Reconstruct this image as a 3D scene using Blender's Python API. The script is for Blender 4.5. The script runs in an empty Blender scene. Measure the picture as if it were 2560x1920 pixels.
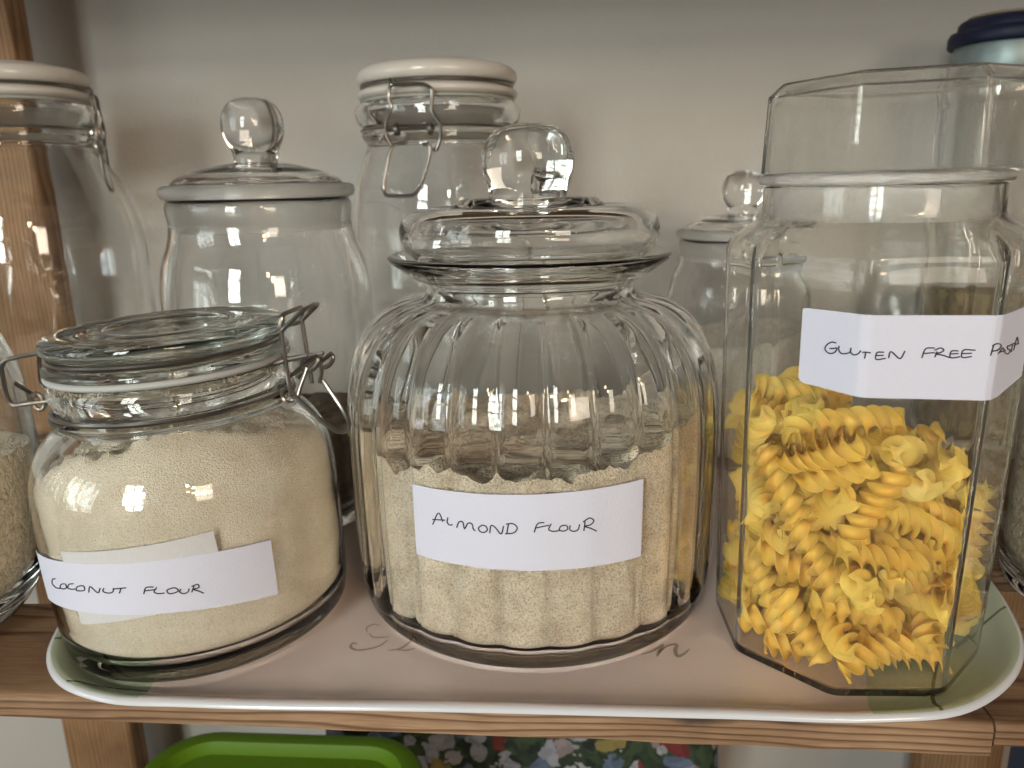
import bpy, bmesh, math, random
from mathutils import Vector, Matrix, Quaternion, noise
R = math.radians
PI = math.pi
sc = bpy.context.scene
C = sc.collection
random.seed(11)

# ------------------------------------------------------------------ camera
cam_d = bpy.data.cameras.new('camera')
cam = bpy.data.objects.new('camera', cam_d)
C.objects.link(cam)
cam_d.sensor_width = 36.0
cam_d.lens = 36.0 * 1923.0 / 2560.0
cam_d.clip_start = 0.01
cam_d.clip_end = 60
yaw, pitch, roll = R(4.4), R(14.4), R(-1.3)
f = Vector((-math.sin(yaw) * math.cos(pitch), math.cos(yaw) * math.cos(pitch), -math.sin(pitch)))
r0 = Vector((math.cos(yaw), math.sin(yaw), 0))
u0 = r0.cross(f)
r1 = math.cos(roll) * r0 + math.sin(roll) * u0
u1 = -math.sin(roll) * r0 + math.cos(roll) * u0
cam.matrix_world = Matrix(((r1.x, u1.x, -f.x, 0), (r1.y, u1.y, -f.y, 0), (r1.z, u1.z, -f.z, 0.206), (0, 0, 0, 1)))
cam_d.dof.use_dof = True
cam_d.dof.focus_distance = 0.31
cam_d.dof.aperture_fstop = 13.0
sc.camera = cam

# ------------------------------------------------------------------ world (dim room around the shelf)
w = bpy.data.worlds.new('World')
sc.world = w
w.use_nodes = True
nt = w.node_tree
bg = nt.nodes['Background']
tc = nt.nodes.new('ShaderNodeTexCoord')
nz = nt.nodes.new('ShaderNodeTexNoise'); nz.inputs['Scale'].default_value = 2.2; nz.inputs['Detail'].default_value = 4
nt.links.new(tc.outputs['Generated'], nz.inputs['Vector'])
rp = nt.nodes.new('ShaderNodeValToRGB')
rp.color_ramp.elements[0].position = .36; rp.color_ramp.elements[0].color = (.10, .085, .072, 1)
rp.color_ramp.elements[1].position = .66; rp.color_ramp.elements[1].color = (.52, .49, .45, 1)
nt.links.new(nz.outputs['Fac'], rp.inputs['Fac'])
nt.links.new(rp.outputs['Color'], bg.inputs['Color'])
bg.inputs['Strength'].default_value = 0.25

# ------------------------------------------------------------------ lamps: two paned windows, two warm spot bulbs
TARGET = Vector((0, .42, .12))
def area(name, az, el, dist, sx, sy, power, col, off=(0, 0), shape='RECTANGLE'):
    """az: degrees left (-) / right (+) of straight behind the camera"""
    d = bpy.data.lights.new(name, 'AREA')
    d.shape = shape; d.size = sx; d.size_y = sy; d.energy = power; d.color = col
    o = bpy.data.objects.new(name, d); C.objects.link(o)
    v = Vector((math.sin(R(az)) * math.cos(R(el)), -math.cos(R(az)) * math.cos(R(el)), math.sin(R(el))))
    q = v.to_track_quat('Z', 'Y')
    o.rotation_euler = q.to_euler()
    o.location = TARGET + v * dist + q @ Vector((off[0], off[1], 0))
    return o
KEYC = (.95, .98, 1.0)
def leafy(o, seed, lo=.25, hi=1.9):
    """the lamp is a window pane with bright sky and foliage outside: uneven brightness and a green cast in places"""
    d = o.data; d.use_nodes = True
    t = d.node_tree; em = t.nodes['Emission']
    ge = t.nodes.new('ShaderNodeNewGeometry')
    ad = t.nodes.new('ShaderNodeVectorMath'); ad.operation = 'ADD'; ad.inputs[1].default_value = (seed * 1.7, seed * 2.3, 0)
    no = t.nodes.new('ShaderNodeTexNoise'); no.inputs['Scale'].default_value = 3.2; no.inputs['Detail'].default_value = 3
    t.links.new(ge.outputs['Parametric'], ad.inputs[0]); t.links.new(ad.outputs['Vector'], no.inputs['Vector'])
    mr = t.nodes.new('ShaderNodeMapRange'); mr.inputs['From Min'].default_value = .38; mr.inputs['From Max'].default_value = .60
    mr.inputs['To Min'].default_value = lo; mr.inputs['To Max'].default_value = hi
    t.links.new(no.outputs['Fac'], mr.inputs['Value']); t.links.new(mr.outputs['Result'], em.inputs['Strength'])
    cr = t.nodes.new('ShaderNodeValToRGB')
    cr.color_ramp.elements[0].position = .42; cr.color_ramp.elements[0].color = (.88, .97, .72, 1)
    cr.color_ramp.elements[1].position = .54; cr.color_ramp.elements[1].color = (1, 1, 1, 1)
    t.links.new(no.outputs['Fac'], cr.inputs['Fac']); t.links.new(cr.outputs['Color'], em.inputs['Color'])
for i in range(2):
    for j in range(3):
        leafy(area('window_lamp', -19, 13, 2.6, .24, .34, 5.6, KEYC, ((i - .5) * .28, (j - 1) * .39)), i * 3 + j)
for i in range(2):
    leafy(area('window_lamp', -58, 8, 1.7, .26, .7, 2.4, (.84, .93, 1.0), ((i - .5) * .32, 0)), 7 + i)
area('bulb_lamp', 17, 22, 2.0, .10, .10, 2.4, (1, .70, .42), (0, 0), 'DISK')
area('bulb_lamp', 22, 18, 2.0, .10, .10, 2.4, (1, .70, .42), (0, 0), 'DISK')
area('room_lamp', 30, 12, 2.4, .5, .6, 11.0, (1, .86, .70))

sc.view_settings.view_transform = 'Standard'
sc.view_settings.look = 'None'
sc.view_settings.exposure = 0.12
sc.view_settings.gamma = 1
cy = sc.cycles
cy.max_bounces = 24; cy.transmission_bounces = 20; cy.glossy_bounces = 8; cy.diffuse_bounces = 7
cy.transparent_max_bounces = 12
cy.caustics_refractive = True; cy.caustics_reflective = False
cy.blur_glossy = 0.0
cy.sample_clamp_indirect = 40.0
cy.use_denoising = True
try:
    cy.denoiser = 'OPENIMAGEDENOISE'
    cy.denoising_input_passes = 'RGB_ALBEDO_NORMAL'
except Exception:
    pass

# ------------------------------------------------------------------ helpers
def tag(o, label, cat, group=None, kind=None):
    o['label'] = label
    if cat: o['category'] = cat
    if group: o['group'] = group
    if kind: o['kind'] = kind
    return o
def empty(name, loc, label, cat, group=None, rot=(0, 0, 0)):
    o = bpy.data.objects.new(name, None); C.objects.link(o)
    o.empty_display_size = .02
    o.location = loc; o.rotation_euler = rot
    return tag(o, label, cat, group)
def mesh_obj(name, verts, faces, mat, parent=None, smooth=True, angle=40, loc=None):
    me = bpy.data.meshes.new(name)
    me.from_pydata([tuple(v) for v in verts], [], faces)
    bm = bmesh.new(); bm.from_mesh(me)
    bmesh.ops.remove_doubles(bm, verts=bm.verts, dist=1e-6)
    bmesh.ops.recalc_face_normals(bm, faces=bm.faces)
    bm.to_mesh(me); bm.free()
    if smooth:
        me.polygons.foreach_set('use_smooth', [True] * len(me.polygons))
        me.set_sharp_from_angle(angle=R(angle))
    me.materials.append(mat)
    o = bpy.data.objects.new(name, me); C.objects.link(o)
    if parent: o.parent = parent
    if loc: o.location = loc
    return o
def cat_rom(pts, n=5, closed=False):
    out = []
    N = len(pts); P = [Vector(p) for p in pts]
    rng = range(N if closed else N - 1)
    for i in rng:
        p1, p2 = P[i], P[(i + 1) % N]
        p0 = P[i - 1] if (i > 0 or closed) else p1 + (p1 - p2)
        p3 = P[(i + 2) % N] if (i + 2 < N or closed) else p2 + (p2 - p1)
        # centripetal style tangents limited by the neighbour distances
        d1 = max((p2 - p1).length, 1e-9); d0 = max((p1 - p0).length, 1e-9); d2 = max((p3 - p2).length, 1e-9)
        m1 = ((p1 - p0) / d0 * d1 + (p2 - p1) / d1 * d0) / (d0 + d1) * d1
        m2 = ((p2 - p1) / d1 * d2 + (p3 - p2) / d2 * d1) / (d1 + d2) * d1
        for k in range(n):
            t = k / n; t2 = t * t; t3 = t2 * t
            out.append((2 * t3 - 3 * t2 + 1) * p1 + (t3 - 2 * t2 + t) * m1 + (-2 * t3 + 3 * t2) * p2 + (t3 - t2) * m2)
    if not closed: out.append(P[-1])
    return out
def lathe_data(prof, seg=96, rf=None, closed=True):
    """prof: list of (r,z) going once round the solid section; r=0 ends sit on the axis"""
    V, F = [], []
    rings = []
    for (r, z) in prof:
        if r < 1e-5:
            rings.append([len(V)]); V.append((0, 0, z)); continue
        ring = []
        for k in range(seg):
            a = 2 * PI * k / seg
            rr = r if rf is None else rf(r, z, a)
            ring.append(len(V)); V.append((rr * math.cos(a), rr * math.sin(a), z))
        rings.append(ring)
    n = len(rings)
    for i in range(n if closed else n - 1):
        A, B = rings[i], rings[(i + 1) % n]
        if len(A) == 1 and len(B) == 1: continue
        for k in range(seg):
            k2 = (k + 1) % seg
            if len(A) == 1: F.append((A[0], B[k], B[k2]))
            elif len(B) == 1: F.append((A[k], A[k2], B[0]))
            else: F.append((A[k], A[k2], B[k2], B[k]))
    return V, F
def lathe(name, prof, mat, parent=None, seg=96, sm=4, rf=None, closed=True, angle=50):
    p = [(max(q[0], 0), q[1]) for q in cat_rom([(a, b, 0) for a, b in prof], sm)] if sm else prof
    open_axis = prof[0][0] < 1e-6 and prof[-1][0] < 1e-6
    V, F = lathe_data(p, seg, rf, closed and not open_axis)
    return mesh_obj(name, V, F, mat, parent, angle=angle)
def tube_data(pts, rad, closed=False, seg=8):
    P = [Vector(p) for p in pts]; N = len(P); V, F = [], []
    T = []
    for i in range(N):
        a = P[i - 1] if (i > 0 or closed) else P[i]
        b = P[(i + 1) % N] if (i < N - 1 or closed) else P[i]
        T.append((b - a).normalized())
    nrm = T[0].orthogonal().normalized()
    for i in range(N):
        nrm = (nrm - T[i] * nrm.dot(T[i])).normalized()
        bi = T[i].cross(nrm)
        for k in range(seg):
            a = 2 * PI * k / seg
            V.append(P[i] + rad * (math.cos(a) * nrm + math.sin(a) * bi))
    for i in range(N if closed else N - 1):
        j = (i + 1) % N
        for k in range(seg):
            k2 = (k + 1) % seg
            F.append((i * seg + k, i * seg + k2, j * seg + k2, j * seg + k))
    if not closed:
        F.append(tuple(range(seg))); F.append(tuple((N - 1) * seg + k for k in range(seg)))
    return V, F
def rounded(pts, rad, closed=False, n=5):
    """polyline with its corners rounded"""
    P = [Vector(p) for p in pts]; N = len(P); out = []
    for i in range(N):
        if not closed and i in (0, N - 1): out.append(P[i]); continue
        a, b, c = P[i - 1], P[i], P[(i + 1) % N]
        la, lc = (a - b).length, (c - b).length
        rr = min(rad, la * .45, lc * .45)
        s, e = b + (a - b) / la * rr, b + (c - b) / lc * rr
        for k in range(n + 1):
            t = k / n
            out.append((1 - t) ** 2 * s + 2 * t * (1 - t) * b + t * t * e)
    return out
def merge(parts):
    V, F = [], []
    for v, fc in parts:
        o = len(V); V += list(v); F += [tuple(i + o for i in q) for q in fc]
    return V, F
def box_data(x0, x1, y0, y1, z0, z1):
    V = [(x, y, z) for x in (x0, x1) for y in (y0, y1) for z in (z0, z1)]
    return V, [(0, 1, 3, 2), (4, 6, 7, 5), (0, 4, 5, 1), (2, 3, 7, 6), (0, 2, 6, 4), (1, 5, 7, 3)]
def bevel_box(name, b, mat, parent=None, bev=.002, seg=3):
    V, F = box_data(*b)
    bm = bmesh.new(); vs = [bm.verts.new(v) for v in V]
    for q in F: bm.faces.new([vs[i] for i in q])
    bmesh.ops.recalc_face_normals(bm, faces=bm.faces)
    bmesh.ops.bevel(bm, geom=list(bm.edges), offset=bev, segments=seg, affect='EDGES', profile=.5)
    me = bpy.data.meshes.new(name); bm.to_mesh(me); bm.free()
    me.polygons.foreach_set('use_smooth', [True] * len(me.polygons)); me.set_sharp_from_angle(angle=R(35))
    me.materials.append(mat)
    o = bpy.data.objects.new(name, me); C.objects.link(o)
    if parent: o.parent = parent
    return o
def per_interp(tab, a):
    a = (a + 180) % 360 - 180
    t = sorted(tab); t = [(t[-1][0] - 360, t[-1][1])] + t + [(t[0][0] + 360, t[0][1])]
    for (x0, y0), (x1, y1) in zip(t, t[1:]):
        if x0 <= a <= x1:
            s = (a - x0) / (x1 - x0); s = s * s * (3 - 2 * s)
            return y0 + (y1 - y0) * s
    return t[0][1]

# ------------------------------------------------------------------ materials
def new_mat(name):
    m = bpy.data.materials.new(name); m.use_nodes = True
    n = m.node_tree; p = n.nodes['Principled BSDF']
    return m, n, p
def N(n, t, **k):
    x = n.nodes.new(t)
    for a, v in k.items(): setattr(x, a, v)
    return x
def plain(name, col, rough=.5, metal=0, spec=.5, bump=0, bscale=300, var=0):
    m, n, p = new_mat(name)
    p.inputs['Base Color'].default_value = (*col, 1); p.inputs['Roughness'].default_value = rough
    p.inputs['Metallic'].default_value = metal; p.inputs['Specular IOR Level'].default_value = spec
    if bump or var:
        tcn = N(n, 'ShaderNodeTexCoord'); t = N(n, 'ShaderNodeTexNoise')
        t.inputs['Scale'].default_value = bscale; t.inputs['Detail'].default_value = 5
        n.links.new(tcn.outputs['Object'], t.inputs['Vector'])
        if bump:
            b = N(n, 'ShaderNodeBump'); b.inputs['Strength'].default_value = bump; b.inputs['Distance'].default_value = .001
            n.links.new(t.outputs['Fac'], b.inputs['Height']); n.links.new(b.outputs['Normal'], p.inputs['Normal'])
        if var:
            mx = N(n, 'ShaderNodeMix', data_type='RGBA')
            mx.inputs['A'].default_value = (*[c * (1 - var) for c in col], 1); mx.inputs['B'].default_value = (*[min(1, c * (1 + var)) for c in col], 1)
            n.links.new(t.outputs['Fac'], mx.inputs['Factor']); n.links.new(mx.outputs['Result'], p.inputs['Base Color'])
    return m
def glass(name, col=(.994, .996, .994), ior=1.5, rough=0.0, wav=0.0, wscale=25, dust=None, haze=0.0):
    m, n, p = new_mat(name)
    n.nodes.remove(p)
    g = N(n, 'ShaderNodeBsdfGlass'); g.inputs['Color'].default_value = (*col, 1); g.inputs['IOR'].default_value = ior; g.inputs['Roughness'].default_value = rough
    out = n.nodes['Material Output']
    tcn = N(n, 'ShaderNodeTexCoord')
    if wav:
        t = N(n, 'ShaderNodeTexNoise'); t.inputs['Scale'].default_value = wscale; t.inputs['Detail'].default_value = 2
        n.links.new(tcn.outputs['Object'], t.inputs['Vector'])
        b = N(n, 'ShaderNodeBump'); b.inputs['Strength'].default_value = wav; b.inputs['Distance'].default_value = .004
        n.links.new(t.outputs['Fac'], b.inputs['Height']); n.links.new(b.outputs['Normal'], g.inputs['Normal'])
    if dust:
        z0, z1, amount = dust
        d = N(n, 'ShaderNodeBsdfDiffuse'); d.inputs['Color'].default_value = (.8, .76, .68, 1)
        t = N(n, 'ShaderNodeTexNoise'); t.inputs['Scale'].default_value = 900; t.inputs['Detail'].default_value = 3
        t2 = N(n, 'ShaderNodeTexNoise'); t2.inputs['Scale'].default_value = 45
        n.links.new(tcn.outputs['Object'], t.inputs['Vector']); n.links.new(tcn.outputs['Object'], t2.inputs['Vector'])
        sx = N(n, 'ShaderNodeSeparateXYZ'); n.links.new(tcn.outputs['Object'], sx.inputs['Vector'])
        mr = N(n, 'ShaderNodeMapRange'); mr.inputs['From Min'].default_value = z0; mr.inputs['From Max'].default_value = z1
        n.links.new(sx.outputs['Z'], mr.inputs['Value'])
        rp = N(n, 'ShaderNodeValToRGB'); rp.color_ramp.elements[0].position = .57; rp.color_ramp.elements[1].position = .66
        n.links.new(t.outputs['Fac'], rp.inputs['Fac'])
        rp2 = N(n, 'ShaderNodeValToRGB'); rp2.color_ramp.elements[0].position = .45; rp2.color_ramp.elements[1].position = .65
        n.links.new(t2.outputs['Fac'], rp2.inputs['Fac'])
        m1 = N(n, 'ShaderNodeMath', operation='MULTIPLY'); n.links.new(rp.outputs['Color'], m1.inputs[0]); n.links.new(rp2.outputs['Color'], m1.inputs[1])
        m2 = N(n, 'ShaderNodeMath', operation='MULTIPLY'); n.links.new(m1.outputs[0], m2.inputs[0]); n.links.new(mr.outputs['Result'], m2.inputs[1])
        m3 = N(n, 'ShaderNodeMath', operation='MULTIPLY'); n.links.new(m2.outputs[0], m3.inputs[0]); m3.inputs[1].default_value = amount
        mix = N(n, 'ShaderNodeMixShader'); n.links.new(m3.outputs[0], mix.inputs['Fac'])
        n.links.new(g.outputs[0], mix.inputs[1]); n.links.new(d.outputs[0], mix.inputs[2])
        n.links.new(mix.outputs[0], out.inputs['Surface'])
    elif haze:      # scuffed, slightly cloudy plastic
        d = N(n, 'ShaderNodeBsdfTranslucent'); d.inputs['Color'].default_value = (.86, .86, .84, 1)
        d2 = N(n, 'ShaderNodeBsdfDiffuse'); d2.inputs['Color'].default_value = (.86, .86, .84, 1)
        mm = N(n, 'ShaderNodeMixShader'); n.links.new(d.outputs[0], mm.inputs[1]); n.links.new(d2.outputs[0], mm.inputs[2])
        t = N(n, 'ShaderNodeTexNoise'); t.inputs['Scale'].default_value = 60; t.inputs['Detail'].default_value = 6
        mp = N(n, 'ShaderNodeMapping'); mp.inputs['Scale'].default_value = (1, 1, .4); n.links.new(tcn.outputs['Object'], mp.inputs['Vector']); n.links.new(mp.outputs['Vector'], t.inputs['Vector'])
        mr = N(n, 'ShaderNodeMapRange'); mr.inputs['From Min'].default_value = .3; mr.inputs['From Max'].default_value = .75; mr.inputs['To Min'].default_value = haze * .45; mr.inputs['To Max'].default_value = haze * 1.8
        n.links.new(t.outputs['Fac'], mr.inputs['Value'])
        mix = N(n, 'ShaderNodeMixShader'); n.links.new(mr.outputs['Result'], mix.inputs['Fac'])
        n.links.new(g.outputs[0], mix.inputs[1]); n.links.new(mm.outputs[0], mix.inputs[2])
        n.links.new(mix.outputs[0], out.inputs['Surface'])
    else:
        n.links.new(g.outputs[0], out.inputs['Surface'])
    return m
def flour_mat(name, col, dark, scale, strength, patch=(.90, .85, .79), pscale=40):
    m, n, p = new_mat(name)
    p.inputs['Roughness'].default_value = .9; p.inputs['Specular IOR Level'].default_value = .15
    tcn = N(n, 'ShaderNodeTexCoord')
    a = N(n, 'ShaderNodeTexNoise'); a.inputs['Scale'].default_value = scale; a.inputs['Detail'].default_value = 6; a.inputs['Roughness'].default_value = .65
    b = N(n, 'ShaderNodeTexVoronoi'); b.inputs['Scale'].default_value = scale * 1.1
    c = N(n, 'ShaderNodeTexNoise'); c.inputs['Scale'].default_value = pscale; c.inputs['Detail'].default_value = 6
    for q in (a, b, c): n.links.new(tcn.outputs['Object'], q.inputs['Vector'])
    ad = N(n, 'ShaderNodeMath', operation='SUBTRACT'); n.links.new(a.outputs['Fac'], ad.inputs[0])
    ml = N(n, 'ShaderNodeMath', operation='MULTIPLY'); n.links.new(b.outputs['Distance'], ml.inputs[0]); ml.inputs[1].default_value = .35
    n.links.new(ml.outputs[0], ad.inputs[1])
    rp = N(n, 'ShaderNodeValToRGB'); rp.color_ramp.elements[0].position = .10; rp.color_ramp.elements[1].position = .42
    rp.color_ramp.elements[0].color = (*dark, 1); rp.color_ramp.elements[1].color = (*col, 1)
    n.links.new(ad.outputs[0], rp.inputs['Fac'])
    mx = N(n, 'ShaderNodeMix', data_type='RGBA', blend_type='MULTIPLY'); mx.inputs['Factor'].default_value = .5
    r2 = N(n, 'ShaderNodeValToRGB'); r2.color_ramp.elements[0].position = .35; r2.color_ramp.elements[1].position = .6
    r2.color_ramp.elements[0].color = (*patch, 1); r2.color_ramp.elements[1].color = (1, 1, 1, 1)
    n.links.new(c.outputs['Fac'], r2.inputs['Fac'])
    n.links.new(rp.outputs['Color'], mx.inputs['A']); n.links.new(r2.outputs['Color'], mx.inputs['B'])
    n.links.new(mx.outputs['Result'], p.inputs['Base Color'])
    bp = N(n, 'ShaderNodeBump'); bp.inputs['Strength'].default_value = strength; bp.inputs['Distance'].default_value = .0012
    n.links.new(ad.outputs[0], bp.inputs['Height']); n.links.new(bp.outputs['Normal'], p.inputs['Normal'])
    return m
def grain_mat(name, cols, scale, stretch=(1, 1, .5), strength=.8):
    m, n, p = new_mat(name)
    p.inputs['Roughness'].default_value = .55
    tcn = N(n, 'ShaderNodeTexCoord'); mp = N(n, 'ShaderNodeMapping'); mp.inputs['Scale'].default_value = stretch; mp.inputs['Rotation'].default_value = (.5, .3, .4)
    v = N(n, 'ShaderNodeTexVoronoi'); v.inputs['Scale'].default_value = scale
    nzz = N(n, 'ShaderNodeTexNoise'); nzz.inputs['Scale'].default_value = scale * .4
    n.links.new(tcn.outputs['Object'], nzz.inputs['Vector'])
    mxv = N(n, 'ShaderNodeMix', data_type='VECTOR'); mxv.inputs['Factor'].default_value = .006
    n.links.new(tcn.outputs['Object'], mxv.inputs['A']); n.links.new(nzz.outputs['Color'], mxv.inputs['B'])
    n.links.new(mxv.outputs['Result'], mp.inputs['Vector']); n.links.new(mp.outputs['Vector'], v.inputs['Vector'])
    sp = N(n, 'ShaderNodeSeparateColor'); n.links.new(v.outputs['Color'], sp.inputs['Color'])
    rp = N(n, 'ShaderNodeValToRGB'); e = rp.color_ramp.elements
    e[0].color = (*cols[0], 1); e[1].color = (*cols[-1], 1)
    for i, c in enumerate(cols[1:-1]):
        x = e.new((i + 1) / (len(cols) - 1)); x.color = (*c, 1)
    n.links.new(sp.outputs[0], rp.inputs['Fac'])
    r2 = N(n, 'ShaderNodeValToRGB'); r2.color_ramp.elements[0].position = .6; r2.color_ramp.elements[0].color = (1, 1, 1, 1); r2.color_ramp.elements[1].position = 1.0; r2.color_ramp.elements[1].color = (.45, .38, .3, 1)
    n.links.new(v.outputs['Distance'], r2.inputs['Fac'])
    mx = N(n, 'ShaderNodeMix', data_type='RGBA', blend_type='MULTIPLY'); mx.inputs['Factor'].default_value = .8
    n.links.new(rp.outputs['Color'], mx.inputs['A']); n.links.new(r2.outputs['Color'], mx.inputs['B'])
    n.links.new(mx.outputs['Result'], p.inputs['Base Color'])
    bp = N(n, 'ShaderNodeBump', invert=True); bp.inputs['Strength'].default_value = strength; bp.inputs['Distance'].default_value = .002
    n.links.new(v.outputs['Distance'], bp.inputs['Height']); n.links.new(bp.outputs['Normal'], p.inputs['Normal'])
    return m
def wood_mat(name, light, dark, axis='X', pith=(0, 0, 0), freq=330, stains=()):
    """annual rings round a pith line along one axis, fine fibres, knots and dark stains"""
    m, n, p = new_mat(name)
    p.inputs['Roughness'].default_value = .62; p.inputs['Specular IOR Level'].default_value = .3
    L = n.links.new
    tcn = N(n, 'ShaderNodeTexCoord')
    mp = N(n, 'ShaderNodeMapping'); mp.inputs['Location'].default_value = pith
    L(tcn.outputs['Object'], mp.inputs['Vector'])
    sc_along = {'X': (6, 40, 40), 'Z': (40, 40, 6)}[axis]
    mp2 = N(n, 'ShaderNodeMapping'); mp2.inputs['Scale'].default_value = sc_along; L(tcn.outputs['Object'], mp2.inputs['Vector'])
    wn = N(n, 'ShaderNodeTexNoise'); wn.inputs['Scale'].default_value = 1.0; wn.inputs['Detail'].default_value = 2; L(mp2.outputs['Vector'], wn.inputs['Vector'])
    sx = N(n, 'ShaderNodeSeparateXYZ'); L(mp.outputs['Vector'], sx.inputs['Vector'])
    cb = N(n, 'ShaderNodeCombineXYZ')
    if axis == 'X': L(sx.outputs['Y'], cb.inputs['X']); L(sx.outputs['Z'], cb.inputs['Y'])
    else: L(sx.outputs['X'], cb.inputs['X']); L(sx.outputs['Y'], cb.inputs['Y'])
    ln = N(n, 'ShaderNodeVectorMath', operation='LENGTH'); L(cb.outputs['Vector'], ln.inputs[0])
    ma = N(n, 'ShaderNodeMath', operation='MULTIPLY_ADD'); L(wn.outputs['Fac'], ma.inputs[0]); ma.inputs[1].default_value = .012; L(ln.outputs['Value'], ma.inputs[2])
    fr = N(n, 'ShaderNodeMath', operation='MULTIPLY'); L(ma.outputs[0], fr.inputs[0]); fr.inputs[1].default_value = freq
    fc = N(n, 'ShaderNodeMath', operation='FRACT'); L(fr.outputs[0], fc.inputs[0])
    rp = N(n, 'ShaderNodeValToRGB'); e = rp.color_ramp.elements
    e[0].position = 0; e[0].color = (*light, 1); e[1].position = 1.0; e[1].color = (*[.75 * a + .25 * b for a, b in zip(light, dark)], 1)
    x = e.new(.55); x.color = (*[.8 * a + .2 * b for a, b in zip(light, dark)], 1)
    x = e.new(.84); x.color = (*dark, 1); x = e.new(.93); x.color = (*[.6 * b + .4 * a for a, b in zip(light, dark)], 1)
    L(fc.outputs[0], rp.inputs['Fac'])
    mp3 = N(n, 'ShaderNodeMapping'); mp3.inputs['Scale'].default_value = {'X': (60, 1200, 1200), 'Z': (1200, 1200, 60)}[axis]; L(tcn.outputs['Object'], mp3.inputs['Vector'])
    fn = N(n, 'ShaderNodeTexNoise'); fn.inputs['Scale'].default_value = 1; fn.inputs['Detail'].default_value = 4; L(mp3.outputs['Vector'], fn.inputs['Vector'])
    r3 = N(n, 'ShaderNodeValToRGB'); r3.color_ramp.elements[0].position = .3; r3.color_ramp.elements[0].color = (.72, .66, .6, 1); r3.color_ramp.elements[1].position = .6; r3.color_ramp.elements[1].color = (1, 1, 1, 1)
    L(fn.outputs['Fac'], r3.inputs['Fac'])
    mx = N(n, 'ShaderNodeMix', data_type='RGBA', blend_type='MULTIPLY'); mx.inputs['Factor'].default_value = .7
    L(rp.outputs['Color'], mx.inputs['A']); L(r3.outputs['Color'], mx.inputs['B'])
    big = N(n, 'ShaderNodeTexNoise'); big.inputs['Scale'].default_value = 14; big.inputs['Detail'].default_value = 4; L(tcn.outputs['Object'], big.inputs['Vector'])
    r4 = N(n, 'ShaderNodeValToRGB'); r4.color_ramp.elements[0].position = .3; r4.color_ramp.elements[0].color = (.56, .50, .45, 1); r4.color_ramp.elements[1].position = .6; r4.color_ramp.elements[1].color = (1, 1, 1, 1)
    L(big.outputs['Fac'], r4.inputs['Fac'])
    mx2 = N(n, 'ShaderNodeMix', data_type='RGBA', blend_type='MULTIPLY'); mx2.inputs['Factor'].default_value = 1
    L(mx.outputs['Result'], mx2.inputs['A']); L(r4.outputs['Color'], mx2.inputs['B'])
    last = mx2.outputs['Result']
    for (cx, cyy, cz, sxr, sz) in stains:      # scorch marks and old dirt with their own outline
        mps = N(n, 'ShaderNodeMapping'); mps.vector_type = 'POINT'
        mps.inputs['Scale'].default_value = (1 / sxr, 1 / .02, 1 / sz); mps.inputs['Location'].default_value = (-cx / sxr, -cyy / .02, -cz / sz)
        dn = N(n, 'ShaderNodeTexNoise'); dn.inputs['Scale'].default_value = 90; L(tcn.outputs['Object'], dn.inputs['Vector'])
        L(tcn.outputs['Object'], mps.inputs['Vector'])
        l2 = N(n, 'ShaderNodeVectorMath', operation='LENGTH'); L(mps.outputs['Vector'], l2.inputs[0])
        s2 = N(n, 'ShaderNodeMath', operation='ADD'); L(l2.outputs['Value'], s2.inputs[0]); L(dn.outputs['Fac'], s2.inputs[1])
        rs = N(n, 'ShaderNodeMapRange'); rs.inputs['From Min'].default_value = .7; rs.inputs['From Max'].default_value = 1.5; rs.inputs['To Min'].default_value = .88; rs.inputs['To Max'].default_value = 0
        L(s2.outputs[0], rs.inputs['Value'])
        m5 = N(n, 'ShaderNodeMix', data_type='RGBA'); L(rs.outputs['Result'], m5.inputs['Factor']); L(last, m5.inputs['A']); m5.inputs['B'].default_value = (.035, .025, .02, 1)
        last = m5.outputs['Result']
    L(last, p.inputs['Base Color'])
    b1 = N(n, 'ShaderNodeBump', invert=True); b1.inputs['Strength'].default_value = .35; b1.inputs['Distance'].default_value = .0006; L(fc.outputs[0], b1.inputs['Height'])
    b2 = N(n, 'ShaderNodeBump'); b2.inputs['Strength'].default_value = .5; b2.inputs['Distance'].default_value = .0005; L(fn.outputs['Fac'], b2.inputs['Height']); L(b1.outputs['Normal'], b2.inputs['Normal'])
    L(b2.outputs['Normal'], p.inputs['Normal'])
    return m

M = {}
M['glass'] = glass('clear_glass', wav=.05, wscale=30)
M['glass_rib'] = glass('ribbed_glass', wav=.03, wscale=40)
M['glass_dusty'] = glass('dusty_glass', wav=.05, wscale=30, dust=(.102, .116, .85))
M['glass_green'] = glass('greenish_lid_glass', col=(.93, .942, .932))
M['plastic'] = glass('clear_plastic', col=(.985, .985, .975), ior=1.27, wav=.02, wscale=20, haze=.022)
M['plastic_lid'] = glass('cloudy_plastic', col=(.985, .985, .975), ior=1.24, haze=.06)
M['wire'] = plain('steel_wire', (.31, .28, .25), rough=.28, metal=1, var=.12, bscale=200)
M['ceramic'] = plain('cream_ceramic', (.58, .53, .475), rough=.2, var=.04, bscale=30)
M['paper'] = plain('white_paper', (.68, .68, .79), rough=.85, bump=.25, bscale=900, var=.02)
M['old_paper'] = plain('thin_old_paper', (.62, .60, .60), rough=.8, bump=.3, bscale=500, var=.05)
M['ink'] = plain('black_ink', (.018, .016, .022), rough=.5)
M['ghost'] = plain('show_through_ink', (.63, .615, .68), rough=.85)
M['gasket'] = plain('pale_rubber', (.48, .48, .46), rough=.6)
M['coconut'] = flour_mat('coconut_flour', (.94, .85, .70), (.78, .66, .49), 1300, .9, (.84, .78, .69), 70)
M['almond'] = flour_mat('almond_flour', (.92, .82, .66), (.58, .44, .29), 1100, 1.0, (.70, .62, .52), 110)
M['white_flour'] = flour_mat('white_flour', (.70, .66, .60), (.5, .45, .4), 500, .5)
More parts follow.
